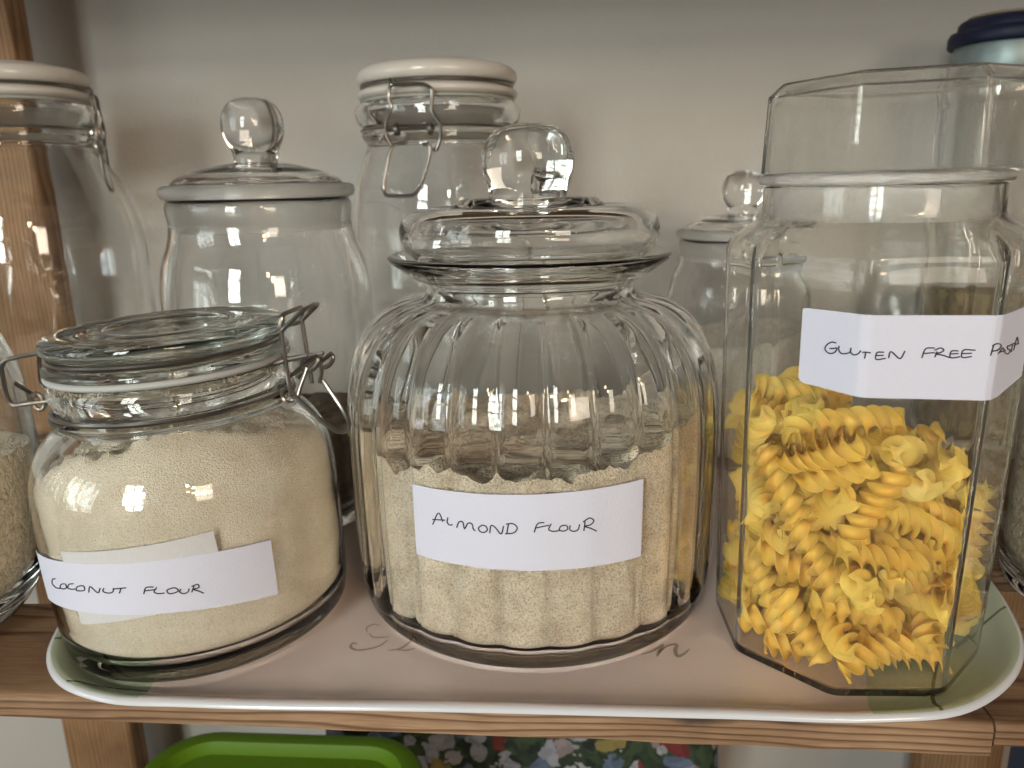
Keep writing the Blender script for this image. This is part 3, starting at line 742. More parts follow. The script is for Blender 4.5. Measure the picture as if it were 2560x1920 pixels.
# ------------------------------------------------------------------ almond flour jar (ribbed, big knob lid)
ALM = (-.0194, .3824, 0)
jar = empty('almond_flour_jar', ALM, 'round ribbed glass jar with knobbed lid and handwritten ALMOND FLOUR label', 'jar')
NR = 28
def rib_amp(z):
    s = lambda a, b, x: max(0, min(1, (x - a) / (b - a)))
    u = s(.008, .022, z); v = 1 - s(.150, .1558, z)
    return .0031 * u * u * (3 - 2 * u) * v * v * (3 - 2 * v)
def rib(z, a, ph=0.0): return rib_amp(z) * (abs(math.cos(NR * a / 2 + ph)) ** .7 - .75)
body = [(0, .0022), (.066, .0022), (.074, .0), (.0848, .0), (.0888, .0024), (.0906, .0075), (.0919, .020), (.0928, .045), (.0933, .075), (.0930, .098), (.0914, .115), (.0874, .1295), (.0805, .1412), (.0700, .1495), (.0590, .1530), (.0528, .1548), (.0512, .1580), (.0514, .1622), (.0568, .1636), (.0582, .1646), (.0635, .1685), (.0685, .1724), (.0693, .1738), (.0680, .1750),
        (.0630, .1738), (.0560, .1700), (.0502, .1668), (.0480, .1620), (.0480, .1570), (.0525, .1515), (.0662, .1468), (.0775, .1392), (.0848, .1280), (.0889, .1135), (.0906, .0980), (.0909, .0750), (.0904, .0450), (.0896, .0220), (.0876, .0115), (.0825, .0066), (.0700, .0058), (0, .0054)]
# the lower half of the list is the inside wall, whose ribs are softer
def alm_rf(r, z, a):
    inside = r < .0905 and not (z > .155)
    return r
P_ = cat_rom([(a, b, 0) for a, b in body], 4)
half = max(range(len(P_)), key=lambda i: P_[i].y)
V, F = [], []
SEG = NR * 10
rings = []
for i, q in enumerate(P_):
    r, z = max(q.x, 0), q.y
    if r < 1e-5: rings.append([len(V)]); V.append((0, 0, z)); continue
    row = []
    for k in range(SEG):
        a = 2 * PI * k / SEG
        rr = r + (rib(z, a) if i < half else rib(z, a) * .32)
        row.append(len(V)); V.append((rr * math.cos(a), rr * math.sin(a), z))
    rings.append(row)
for A, B in zip(rings, rings[1:]):
    for k in range(SEG):
        k2 = (k + 1) % SEG
        if len(A) == 1: F.append((A[0], B[k], B[k2]))
        elif len(B) == 1: F.append((A[k], A[k2], B[0]))
        else: F.append((A[k], A[k2], B[k2], B[k]))
mesh_obj('jar_body', V, F, M['glass_rib'], jar, angle=70)
lid = lathe('lid', [(.0462, .1585), (.0470, .1655), (.0505, .1695), (.0560, .1728), (.0606, .1775), (.0630, .1840), (.0622, .1900), (.0578, .1950), (.0505, .1970), (.0440, .1962), (.0380, .1962), (.0350, .1988), (.0325, .2004), (.0240, .2006), (.0188, .2006),
        (.0188, .1957), (.0240, .1956), (.0340, .1948), (.0420, .1925), (.0500, .1930), (.0560, .1905), (.0592, .1845), (.0575, .1785), (.0530, .1745), (.0460, .1705), (.0436, .1655), (.0432, .1585)], M['glass'], jar, 96, 4)
lathe('knob', [(0, .1957), (.0170, .1957), (.0185, .1960), (.0187, .2000), (.0192, .2035), (.0204, .2075), (.0218, .2125), (.0224, .2175), (.0216, .2235), (.0190, .2285), (.0145, .2322), (.0080, .2343), (0, .2348)], M['glass'], lid, 64, 5)
def alm_r(a, z): return .0936 + max(rib(z, R(a)) * .0, 0) + .0007 + (-.0006 if z < .05 else 0)
lb = wrap_label('paper_label', lambda a, z: alm_r(a, z) + .00012 * math.sin(R(a) * NR), ((-119.9, .0851), (-58.1, .0874), (-58.4, .0524), (-119.8, .0528)), M['paper'], jar, (60, 6), bulge=.0004)
def on_alm(u, v):
    r = alm_r(u, v) + .00022 + .00012 * math.sin(R(u) * NR) + .00012; return (r * math.cos(R(u)), r * math.sin(R(u)), v)
pen('handwriting', LET['alm'], on_alm, M['ink'], lb)
inn = [(q.x, q.y) for q in P_[half:]][::-1]
inn = [q for q in inn if q[0] > .05 and q[1] < .150 and q[1] > .0070]
ATAB = [(-180, .098), (-152, .104), (-140, .094), (-130, .0885), (-112, .0920), (-92, .0905), (-78, .0905), (-66, .093), (-54, .097), (-42, .1035), (-28, .108), (-8, .101), (30, .090), (60, .083), (90, .080), (120, .082), (150, .088)]
contents('almond_flour', inn, lambda a: per_interp(ATAB, a), M['almond'], ALM, 'coarse cream almond flour filling the ribbed jar, scooped hollow in its middle', 'flour', .0072, gap=.0002, edge=.0042, lump=.0070, lscale=75, seg=280, rf=lambda r, z, a: r + rib(z, a) * .32, power=2.0, centre=.074)

# ------------------------------------------------------------------ coconut flour jar (swing-top, tilted slightly)
CO = (-.1815, .3414, .0012)
CROT = (0, R(-2.2), 0)
jar = empty('coconut_flour_jar', CO, 'low round glass clip top jar with handwritten COCONUT FLOUR label', 'jar', rot=CROT)
P_ = cat_rom([(a, b, 0) for a, b in [(0, .0022), (.048, .0022), (.055, .0), (.0628, .0), (.0658, .0024), (.0672, .0080), (.0681, .020), (.0685, .045), (.0684, .072), (.0668, .0860), (.0625, .0955), (.0570, .1020), (.0535, .1055), (.0522, .1080), (.0540, .1095), (.0545, .1106), (.0530, .1118), (.0510, .1132), (.0518, .1150), (.0528, .1172), (.0528, .1250), (.0515, .1268), (.0490, .1275), (.0470, .1262),
      (.0468, .1150), (.0480, .1080), (.0505, .1030), (.0550, .0985), (.0602, .0920), (.0640, .0835), (.0655, .0715), (.0656, .050), (.0652, .022), (.0640, .0130), (.0590, .0085), (.046, .0076), (0, .0074)]], 4)
half = max(range(len(P_)), key=lambda i: P_[i].y)
V, F = lathe_data([(max(q.x, 0), q.y) for q in P_], 120, None, False)
mesh_obj('jar_body', V, F, M['glass_dusty'], jar, angle=50)
lathe('seal', [(.0478, .1277), (.0530, .1277), (.0536, .1288), (.0530, .1300), (.0478, .1300)], M['gasket'], jar, 96, 3)
lid = lathe('lid', [(0, .1385), (.038, .1385), (.0420, .1372), (.0435, .1340), (.0435, .1302), (.0520, .1302), (.0533, .1310), (.0534, .1330), (.0520, .1342), (.0496, .1350), (.0490, .1366), (.0494, .1384), (.0518, .1394), (.0531, .1412), (.0530, .1442), (.0512, .1462), (.0470, .1472), (.0420, .1468), (.0370, .1462), (.0350, .1468), (.0310, .1470), (.0280, .1466), (.0262, .1452), (.0240, .1448), (0, .1448)], M['glass_green'], jar, 96, 4)
WR = .00105
def ring(r, z, a0=0, a1=360, n=72): return [(r * math.cos(R(a0 + (a1 - a0) * k / n)), r * math.sin(R(a0 + (a1 - a0) * k / n)), z) for k in range(n if a1 - a0 == 360 else n + 1)]
clip = empty('clip', (0, 0, 0), '', None); del clip['label']; clip.parent = jar; clip.name = 'wire_clip'
def wire(name, pts, parent, closed=False, rad=WR, rnd=.003):
    P = rounded(pts, rnd, closed) if rnd else pts
    V, F = tube_data(P, rad, closed, 8)
    return mesh_obj(name, V, F, M['wire'], parent)
yn, yf = -.0075, .0165
def fwd(pts, a=R(-2.5)): return [(x * math.cos(a) - y * math.sin(a), x * math.sin(a) + y * math.cos(a), z) for x, y, z in pts]
wire('lid_wire', ring(.0508, .1367), clip, True, rad=.00125, rnd=0)
wire('neck_wire', ring(.0528, .1132), clip, True, rnd=0)
# lid loop arms running out to the hook on the right
wire('hook', fwd([(.0475, yn, .1395), (.0580, yn, .1415), (.0600, yn, .1432), (.0690, yn + .002, .1508), (.0705, (yn + yf) / 2, .1518), (.0690, yf - .002, .1508), (.0600, yf, .1437), (.0580, yf, .1420), (.0470, yf, .1400)]), clip, rnd=.002)
# the standing latch
wire('latch', fwd([(.0592, yn, .1118), (.0585, yn, .1440), (.0600, yn + .001, .1496), (.0605, yf - .001, .1496), (.0590, yf, .1440), (.0600, yf, .1118)]), clip, rnd=.004)
# coiled bracket on the neck wire
def coil(cx, cyy, cz, rr, turns, pitch, ph=0, tilt=.35):
    out = []
    n_ = int(turns * 18)
    for k in range(n_ + 1):
        a = 2 * PI * k / 18 + ph
        out.append((cx + rr * math.cos(a), cyy + pitch * k / 18, cz + rr * math.sin(a) + tilt * rr * math.cos(a)))
    return out
wire('spring', fwd([(.0500, yn + .001, .1262), (.0600, yn + .001, .1290)] + coil(.0692, yn + .001, .1268, .0036, 1.15, .0032, 1.57)[:16] + [(.0600, yn + .004, .1215), (.0530, yn + .004, .1180)]), clip, rnd=0)
wire('spring', fwd([(.0500, yf - .003, .1240), (.0605, yf - .003, .1262)] + coil(.0690, yf - .003, .1236, .0036, 1.15, .0032, 1.57)[:16] + [(.0600, yf, .1185), (.0530, yf, .1150)]), clip, rnd=0)
wire('lever', fwd([(.0560, yn - .001, .1160)] + [(.0592 + .0038 * math.cos(R(q)), yn - .001, .1125 + .0038 * math.sin(R(q))) for q in range(140, 330, 30)] + [(.0640, yn, .1160), (.0672, yn + .002, .1240), (.0676, yf - .004, .1250), (.0655, yf, .1165), (.0640, yf, .1120)]), clip, rnd=0)
wire('lever', fwd([(.0655, yn, .1140), (.0752, yn + .003, .1015), (.0815, yn + .006, .0950), (.0835, (yn + yf) / 2, .0938), (.0818, yf - .006, .0955), (.0770, yf - .003, .1020), (.0675, yf, .1150)], R(-9)), clip, rnd=.003)
# hinge side, left
wire('hinge_loop', [(-.0515, -.008, .1372), (-.0615, -.0078, .1368), (-.0765, -.0078, .1345), (-.0795, -.0078, .1310), (-.0800, -.0078, .1170), (-.0780, -.0078, .1120), (-.0690, -.0078, .1130), (-.0560, -.0078, .1140)], clip, rnd=.003)
wire('hinge_loop', [(-.0505, .0135, .1372), (-.0640, .0135, .1382), (-.0735, .0135, .1370), (-.0755, .0135, .1330), (-.0775, .0135, .1180), (-.0755, .0135, .1140), (-.0560, .0135, .1140)], clip, rnd=.003)
wire('hinge_pin', [(-.0775, -.0045, .1225), (-.0720, .000, .1150), (-.0690, .006, .1120)], clip, rnd=0)
wire('hinge_pin', [(-.0640, .012, .1280), (-.0620, .010, .1215)], clip, rnd=0)
wire('hinge_eye', [(-.0655 + .003 * math.cos(R(q)), -.0078 + .0008 * q / 180, .1135 + .0042 * math.sin(R(q))) for q in range(0, 400, 30)], clip, rnd=0)
cor = lambda a, z: .0690
ol = wrap_label('old_label', lambda a, z: cor(a, z) - .0001, ((-113.2, .0633), (-57.5, .0684), (-55.8, .0400), (-110.5, .0300)), M['old_paper'], jar, (40, 6), bulge=-.0005)
lb = wrap_label('paper_label', lambda a, z: cor(a, z) + .0002, ((-141.0, .0545), (-38.7, .0566), (-38.8, .0305), (-134.5, .0338)), M['paper'], jar, (60, 6), bulge=-.0045)
def on_coc(u, v):
    a = u; z = v + .0007 * 0
    r = cor(a, z) + .00022 + .0002 + .0001
    sh = math.sin(R(2.2)) * r * math.cos(R(a)) ; return (r * math.cos(R(a)), r * math.sin(R(a)), z - sh)
pen('handwriting', LET['coc'], on_coc, M['ink'], lb)
inn = [(q.x, q.y) for q in P_[half:]][::-1]
inn = [q for q in inn if q[0] > .044 and .0085 < q[1] < .114]
CTAB = [(-150, .086), (-131, .0895), (-112, .0985), (-96, .1000), (-88, .1005), (-84, .1045), (-75, .1060), (-67, .1075), (-50, .1050), (-36, .1005), (-25, .0985), (-15, .0990), (0, .0930), (50, .0900), (110, .084), (170, .083)]
contents('coconut_flour', inn, lambda a: per_interp(CTAB, a), M['coconut'], CO, 'fine pale coconut flour heaped inside the clip top jar', 'flour', .0090, gap=.0003, edge=.0030, lump=.0035, lscale=80, seg=200, rot=CROT)

# ------------------------------------------------------------------ knob lid jars with frosted seal (two sizes)
def seal_jar(loc, s, name, label, group, fill):
    jar = empty(name, loc, label, 'jar', group)
    S = lambda pr: [(a * s, b * s) for a, b in pr]
    bp_ = cat_rom([(a, b, 0) for a, b in S([(0, .0025), (.043, .0025), (.048, .0), (.054, .0), (.0598, .0060), (.0625, .0180), (.0632, .050), (.0635, .134), (.0627, .1520), (.0596, .1675), (.0558, .1770), (.0538, .1860), (.0531, .2018), (.0520, .2026),
            (.0508, .2018), (.0508, .1860), (.0528, .1760), (.0565, .1665), (.0597, .1510), (.0606, .134), (.0604, .050), (.0595, .0200), (.0540, .0100), (.040, .0080), (0, .0078)])], 4)
    V, F = lathe_data([(max(q.x, 0), q.y) for q in bp_], 96, None, False)
    mesh_obj('jar_body', V, F, M['glass'], jar, angle=50)
    lathe('seal', S([(.0470, .1835), (.0496, .1835), (.0498, .1930), (.0500, .2022), (.0545, .2028), (.0562, .2040), (.0568, .2088), (.0560, .2096), (.0490, .2096), (.0480, .2060), (.0470, .1930)]), M['frost'], jar, 96, 3)
    ld = lathe('lid', S([(.0478, .2000), (.0488, .2092), (.0505, .2106), (.0490, .2128), (.0420, .2165), (.0300, .2203), (.0180, .2228), (.0128, .2230), (.0128, .2184), (.0180, .2180), (.0300, .2155), (.0400, .2125), (.0452, .2090), (.0448, .2000)]), M['glass'], jar, 80, 4)
    lathe('knob', S([(0, .2184), (.0115, .2184), (.0126, .2188), (.0127, .2230), (.0128, .2258), (.0136, .2300), (.0162, .2350), (.0180, .2405), (.0182, .2455), (.0168, .2520), (.0130, .2572), (.0070, .2600), (0, .2605)]), M['glass'], ld, 56, 5)
    half = max(range(len(bp_)), key=lambda i: bp_[i].y)
    inn = [q for q in [(q.x, q.y) for q in bp_[half:]][::-1] if q[0] > .035 * s and q[1] < .19 * s and q[1] > .0083 * s]
    fill(inn)
    return jar
m, n, p = new_mat('frosted_seal')
p.inputs['Base Color'].default_value = (.90, .89, .87, 1); p.inputs['Roughness'].default_value = .42
p.inputs['Transmission Weight'].default_value = .92; p.inputs['IOR'].default_value = 1.25
M['frost'] = m
m, n, p = new_mat('milky_plastic')
p.inputs['Base Color'].default_value = (.97, .95, .93, 1); p.inputs['Roughness'].default_value = .2
p.inputs['Transmission Weight'].default_value = .82; p.inputs['IOR'].default_value = 1.25
M['ringmat'] = m
CK = (-.188, .471, 0)
seal_jar(CK, 1.0, 'knob_lid_jar', 'larger knob lidded glass jar with frosted seal behind the coconut flour jar', 'knob lidded jars with frosted seals',
         lambda inn: contents('dark_nuts', inn, lambda a: .0655 + .003 * math.sin(R(a * 3)), M['nuts'], CK, 'dark brown nuts in the knob lidded jar behind the coconut flour', 'nuts', .0084, edge=.003, lump=.004, lscale=120, kind='stuff'))
SM = (.1266, .5865, 0)
seal_jar(SM, .82, 'knob_lid_jar', 'smaller knob lidded glass jar half hidden between the almond and pasta jars', 'knob lidded jars with frosted seals',
         lambda inn: contents('white_flour', inn, lambda a: .095 + .008 * math.cos(R(a)), M['white_flour'], SM, 'white flour in the small knob lidded jar beside the pasta jar', 'flour', .0074, edge=.0012, lump=.002))

# ------------------------------------------------------------------ tall clip top jars with ceramic lids
def clip_jar(loc, name, label, group, nk, bodyr, shoulder, zs, clasp_rot, detail):
    jar = empty(name, loc, label, 'jar', group)
    S = lambda pr: [(a * nk, b * zs) for a, b in pr]
    sh = [(a, b) for a, b in shoulder]
    outer = [(0, .0025), (bodyr * .72, .0025), (bodyr * .78, 0), (bodyr * .86, 0), (bodyr * .95, .005), (bodyr * .99, .016), (bodyr, .035), (bodyr, .10)] + sh + S([(.0490, .2325), (.0488, .2348), (.0508, .2378), (.0520, .2403), (.0512, .2425), (.0507, .2445), (.0535, .2478), (.0553, .2530), (.0548, .2580), (.0525, .2602), (.0490, .2605)])
    inner = S([(.0470, .2590), (.0462, .2500), (.0458, .2350)]) + [(a - .003, b - .001) for a, b in sh[::-1]] + [(bodyr - .003, .10), (bodyr - .003, .035), (bodyr * .93, .017), (bodyr * .85, .010), (bodyr * .7, .0085), (0, .0083)]
    pr = cat_rom([(a, b, 0) for a, b in outer + inner], 4)
    V, F = lathe_data([(max(q.x, 0), q.y) for q in pr], 96, None, False)
    mesh_obj('jar_body', V, F, M['glass'], jar, angle=50)
    lathe('seal', S([(.0475, .2606), (.0510, .2606), (.0518, .2615), (.0510, .2624), (.0475, .2624)]), M['gasket_grey'], jar, 80, 3)
    lathe('ceramic_lid', S([(0, .2626), (.047, .2626), (.0500, .2627), (.0524, .2638), (.0536, .2655), (.0530, .2674), (.0508, .2688), (.0492, .2700), (.0494, .2714), (.0514, .2722), (.0530, .2740), (.0536, .2764), (.0530, .2788), (.0508, .2812), (.0455, .2832), (.0350, .2844), (.0340, .2850), (.018, .2856), (0, .2857)]), M['ceramic'], jar, 96, 4)
    cl = bpy.data.objects.new('wire_clip', None); C.objects.link(cl); cl.empty_display_size = .01; cl.parent = jar; cl.rotation_euler = (0, 0, R(clasp_rot))
    W = lambda nm, pts, closed=False, rnd=.002, rad=.00115: wire(nm, [(x * nk, y * nk, z * zs) for x, y, z in pts], cl, closed, rad, rnd)
    W('lid_wire', ring(.0502, .2706), True, 0)
    W('neck_wire', ring(.0517, .2437), True, 0, .0009)
    y = -.0562
    W('bracket', [(-.0185, -.0480, .2706), (-.0195, y, .2700), (-.0187, y - .001, .2668), (-.0190, y - .001, .2668)], False, .001)
    W('latch', [(-.0055, y, .2672), (-.0188, y, .2672), (-.0202, y, .2645), (-.0210, y, .2605), (-.0190, y - .001, .2545), (-.0226, y - .001, .2465), (-.0240, y, .2410), (-.0238, y, .2372), (-.0206, y, .2308), (-.0200, y + .002, .2328)], False, .002)
    W('latch', [(-.0055, y, .2672), (.0010, y, .2668), (.0058, y, .2640), (.0055, y, .2590), (.0050, y - .001, .2512), (.0102, y - .001, .2430), (.0096, y, .2350), (.0068, y, .2285), (.0050, y + .002, .2290)], False, .002)
    W('cross_bar', [(-.0245, y + .003, .2412), (-.0200, y + .002, .2414), (-.0034, y + .002, .2416), (.0060, y + .003, .2420)], False, 0)
    for xx in (-.0186, .0022):
        W('spring', [(xx + .0006 * k / 6, y + .001 + .0026 * math.cos(2 * PI * k / 12), .2412 + .0032 * math.sin(2 * PI * k / 12)) for k in range(0, 26)], False, 0, .0009)
    W('lever', [(-.0108, y - .001, .2338), (-.0196, y - .001, .2322), (-.0224, y - .001, .2268), (-.0273, y - .002, .2065), (-.0256, y - .003, .2020), (-.0077, y - .003, .2016), (-.0034, y - .002, .2075), (.0032, y - .001, .2265), (.0030, y - .001, .2322), (-.0012, y - .001, .2322)], False, .004)
    return jar
M['gasket_grey'] = plain('grey_rubber', (.34, .33, .29), rough=.6)
clip_jar((-.0875, .5435, 0), 'ceramic_lid_jar', 'tall glass clip top jar with ceramic lid, wire clasp facing front, at centre back', 'tall clip top jars with ceramic lids', 1.0, .0622,
         [(.0622, .157), (.0613, .1800), (.0588, .2030), (.0550, .2190), (.0508, .2285)], 1.0, 0, True)
clip_jar((-.3915, .555, 0), 'ceramic_lid_jar', 'tall glass clip top jar with ceramic lid at far left in front of the post', 'tall clip top jars with ceramic lids', .90, .0706,
         [(.0706, .140), (.0702, .172), (.0668, .1963), (.0590, .2158), (.0500, .2320)], 1.036, 112, True)

# ------------------------------------------------------------------ rice jar at the left edge
RC = (-.333, .324, -.004)
jar = empty('rice_jar', RC, 'round bellied glass jar of rice cut off by the left edge', 'jar')
P_ = cat_rom([(a, b, 0) for a, b in [(0, .002), (.030, .002), (.034, 0), (.043, 0), (.0525, .006), (.0600, .018), (.0660, .045), (.0685, .078), (.0682, .104), (.0664, .127), (.0610, .1445), (.050, .162), (.040, .172), (.038, .185), (.0395, .195), (.037, .196), (.0350, .186), (.0370, .171), (.047, .159), (.0578, .142), (.0634, .126), (.0652, .104), (.0655, .078), (.0630, .046), (.0570, .022), (.050, .014), (.035, .0115), (0, .011)]], 4)
V, F = lathe_data([(max(q.x, 0), q.y) for q in P_], 96, None, False)
mesh_obj('jar_body', V, F, M['glass'], jar, angle=50)
lathe('lid', [(0, .1965), (.038, .1965), (.040, .198), (.039, .206), (.02, .212), (0, .2125)], M['glass_green'], jar, 64, 3)
half = max(range(len(P_)), key=lambda i: P_[i].y)
inn = [q for q in [(q.x, q.y) for q in P_[half:]][::-1] if q[0] > .034 and .0116 < q[1] < .15]
contents('rice', inn, lambda a: .088 + .004 * math.cos(R(a * 2)), M['rice'], RC, 'brown rice inside the round bellied jar at the left edge', 'rice', .0118, edge=.0012, lump=.002, kind='stuff')

# ------------------------------------------------------------------ grain jar at the right edge
GR = (.2835, .372, -.004)
jar = empty('grain_jar', GR, 'round glass jar of speckled grain behind the pasta jar at the right edge', 'jar')
P_ = cat_rom([(a, b, 0) for a, b in [(0, .002), (.040, .002), (.043, 0), (.050, 0), (.0565, .005), (.0592, .016), (.060, .04), (.060, .150), (.0585, .166), (.0535, .178), (.0500, .183), (.0500, .196), (.0485, .197), (.0470, .195), (.0470, .183), (.0510, .1755), (.0555, .1645), (.0570, .149), (.0570, .04), (.0560, .018), (.052, .0105), (.04, .0085), (0, .008)]], 4)
V, F = lathe_data([(max(q.x, 0), q.y) for q in P_], 96, None, False)
mesh_obj('jar_body', V, F, M['glass'], jar, angle=50)
lathe('lid', [(0, .1975), (.0505, .1975), (.0515, .1970), (.0520, .187), (.0530, .187), (.0530, .200), (.0515, .2025), (.03, .203), (0, .203)], M['brown_lid'], jar, 80, 0)
half = max(range(len(P_)), key=lambda i: P_[i].y)
inn = [q for q in [(q.x, q.y) for q in P_[half:]][::-1] if q[0] > .035 and .0088 < q[1] < .175]
contents('mixed_grain', inn, lambda a: .155 + .003 * math.cos(R(a * 2)), M['bulgur'], GR, 'speckled grain filling the jar at the right edge', 'grain', .009, edge=.0012, lump=.002, kind='stuff')

# ------------------------------------------------------------------ seed jar with navy lid, back right
SD = (.318, .627, -.004)
jar = empty('seed_jar', SD, 'tall jar with zinc collar and navy lid standing behind the pasta jar', 'jar')
P_ = cat_rom([(a, b, 0) for a, b in [(0, .002), (.024, .002), (.027, 0), (.031, 0), (.0348, .004), (.036, .014), (.0362, .04), (.0362, .250), (.0350, .266), (.0318, .276), (.0315, .300), (.0300, .301), (.0290, .299), (.0290, .276), (.0325, .264), (.0336, .249), (.0336, .04), (.033, .016), (.029, .0095), (.02, .0085), (0, .008)]], 4)
V, F = lathe_data([(max(q.x, 0), q.y) for q in P_], 80, None, False)
mesh_obj('jar_body', V, F, M['glass'], jar, angle=50)
lathe('zinc_collar', [(.0318, .2835), (.0338, .2835), (.0342, .2850), (.0342, .3015), (.0338, .3022), (.0318, .3022)], M['zinc'], jar, 80, 0)
ld = lathe('lid', [(0, .3026), (.0345, .3026), (.0350, .3010), (.0375, .3010), (.0386, .3022), (.0384, .3082), (.0372, .3108), (.0330, .3120), (.0326, .3165), (.0310, .3185), (.0285, .3192), (0, .3192)], M['blue_lid'], jar, 80, 0)
lathe('lid_disc', [(0, .3194), (.0270, .3194), (.0280, .3200), (.0265, .3215), (.012, .3226), (0, .3228)], M['lid_top'], ld, 64, 0)
half = max(range(len(P_)), key=lambda i: P_[i].y)
inn = [q for q in [(q.x, q.y) for q in P_[half:]][::-1] if q[0] > .019 and .0088 < q[1] < .24]
contents('brown_seeds', inn, lambda a: .128 + .003 * math.cos(R(a * 2)), M['seeds'], SD, 'brown seeds in the navy lidded jar behind the pasta jar', 'seeds', .009, edge=.002, lump=.002, seg=96, kind='stuff')

# ------------------------------------------------------------------ pasta jar: octagonal clear plastic
PA = (.1274, .3362, 0)
PROT = .0315
jar = empty('pasta_jar', PA, 'octagonal clear jar of fusilli with handwritten GLUTEN FREE PASTA label', 'jar')
A0, TP = .0551, .0249
def apo(z): return A0 * (1 + TP * (z - .1) / .1)
def oct_loop(a, z, rot=PROT, rc=.0, cir=0.0, rr=0.0, cx=0, cy_=0):
    """octagon with small rounded corners; cir blends it into a circle of radius rr"""
    out = []
    Rr = a / math.cos(PI / 8)
    for k in range(8):
        t0 = PI / 8 + k * PI / 4
        v = Vector((math.cos(t0), math.sin(t0))) * Rr
        pv = Vector((math.cos(t0 - PI / 4), math.sin(t0 - PI / 4))) * Rr
        nv_ = Vector((math.cos(t0 + PI / 4), math.sin(t0 + PI / 4))) * Rr
        s, e = v + (pv - v).normalized() * rc, v + (nv_ - v).normalized() * rc
        pts = [(1 - q) ** 2 * s + 2 * q * (1 - q) * v + q * q * e for q in (0, .25, .5, .75, 1)]
        nx_s = nv_ + (v - nv_).normalized() * rc
        pts += [e.lerp(nx_s, q) for q in (.14, .28, .42, .57, .71, .86)]
        for q in pts:
            if cir: q = q.lerp(q.normalized() * rr, cir)
            c_, s_ = math.cos(rot), math.sin(rot)
            out.append((q.x * c_ - q.y * s_ + cx, q.x * s_ + q.y * c_ + cy_, z))
    return out
W_ = .0021
L_ = [oct_loop(apo(0) - .0012, 0, rc=.004), oct_loop(apo(0) - .0003, .0008, rc=.004), oct_loop(apo(0), .0032, rc=.0035)]
L_ += [oct_loop(apo(z), z, rc=.0024) for z in (.02, .05, .08, .11, .14, .165, .1765)]
L_ += [oct_loop(apo(.18) - .0005, .1802, rc=.0035), oct_loop(apo(.18) - .0022, .1832, rc=.0045, cir=.15, rr=.0535), oct_loop(apo(.18) - .005, .1862, rc=.006, cir=.40, rr=.0515), oct_loop(apo(.18) - .008, .1888, rc=.007, cir=.75, rr=.0485), oct_loop(.046, .1908, rc=.007, cir=1, rr=.0464), oct_loop(.046, .1930, rc=.007, cir=1, rr=.0456), oct_loop(.046, .2030, rc=.007, cir=1, rr=.0454),
       oct_loop(.046, .2036, rc=.007, cir=1, rr=.0445), oct_loop(.046, .2030, rc=.007, cir=1, rr=.0436), oct_loop(.046, .1930, rc=.007, cir=1, rr=.0436), oct_loop(.045, .1900, rc=.007, cir=1, rr=.0442), oct_loop(apo(.18) - .0105, .1872, rc=.006, cir=.75, rr=.0465), oct_loop(apo(.18) - .0075, .1845, rc=.005, cir=.4, rr=.0495), oct_loop(apo(.18) - .0045, .1815, rc=.004, cir=.15, rr=.0515)]
L_ += [oct_loop(apo(z) - W_, z, rc=.0026) for z in (.1765, .165, .14, .11, .08, .05, .02, .0040)] + [oct_loop(apo(0) - W_ - .0016, .0024, rc=.003)]
loft('jar_body', L_, M['plastic'], jar, angle=32)
lathe('seal_ring', [(.0412, .1895), (.0425, .1895), (.0428, .1960), (.0430, .2040), (.0468, .2042), (.0474, .2050), (.0474, .2072), (.0466, .2080), (.0416, .2080), (.0412, .2040)], M['ringmat'], jar, 96, 2)
LR, LX = PROT - .30, .0060
LA = .0520
ll = [oct_loop(LA - .0016, .2084, LR, .0016, cx=LX), oct_loop(LA - .0002, .2086, LR, .0016, cx=LX), oct_loop(LA, .2094, LR, .0016, cx=LX), oct_loop(LA - .0012, .2372, LR, .0016, cx=LX), oct_loop(LA - .0014, .2380, LR, .0016, cx=LX), oct_loop(LA - .0062, .2426, LR, .0016, cx=LX), oct_loop(LA - .0072, .2431, LR, .0016, cx=LX), oct_loop(LA - .022, .2434, LR, .0016, cx=LX)]
li = [oct_loop(LA - .022, .2416, LR, .0012, cx=LX), oct_loop(LA - .0078, .2413, LR, .0012, cx=LX), oct_loop(LA - .0034, .2372, LR, .0012, cx=LX), oct_loop(LA - .0032, .2360, LR, .0012, cx=LX), oct_loop(LA - .0019, .2094, LR, .0012, cx=LX)]
V, F = [], []; m_ = len(ll[0])
loops = ll + li
for lp in loops: V += lp
nl = len(loops)
for i in range(nl):
    if i == len(ll) - 1: continue
    j = (i + 1) % nl
    for k in range(m_):
        k2 = (k + 1) % m_; F.append((i * m_ + k, i * m_ + k2, j * m_ + k2, j * m_ + k))
F.append(tuple((len(ll) - 1) * m_ + k for k in range(m_))); F.append(tuple(len(ll) * m_ + k for k in range(m_)))
mesh_obj('lid', V, F, M['plastic_lid'], jar, angle=28)
# label folded round the corners: u = face number, fraction across the face; -0.5..0.5 is the front face
def on_oct(u, z, lift=.0003):
    k = math.floor(u + .5); s = u - k
    a = apo(z) + lift; w2 = 2 * a * math.tan(PI / 8)
    al = -PI / 2 + k * PI / 4 + PROT
    nx_, ny_ = math.cos(al), math.sin(al); tx, ty = -math.sin(al), math.cos(al)
    # soften exactly at the corner
    dc = abs(abs(s) - .5)
    pull = .0009 * max(0, 1 - dc / .05) ** 2
    return Vector((nx_ * (a - pull) + tx * s * w2, ny_ * (a - pull) + ty * s * w2, z))
us = [-1.02 + k * (2.33 / 120) for k in range(121)]
def ltop(u): return .1593 - .0008 * (u + 1) if u < .75 else .1579
def lbot(u): return .1304 + (.1284 - .1304) * (u + 1.02) / .52 if u < -.5 else (.1284 + (.1264 - .1284) * (u + .5) / 1.2 if u < .7 else .1264 + (.1291 - .1264) * (u - .7) / .6)
V, F = [], []
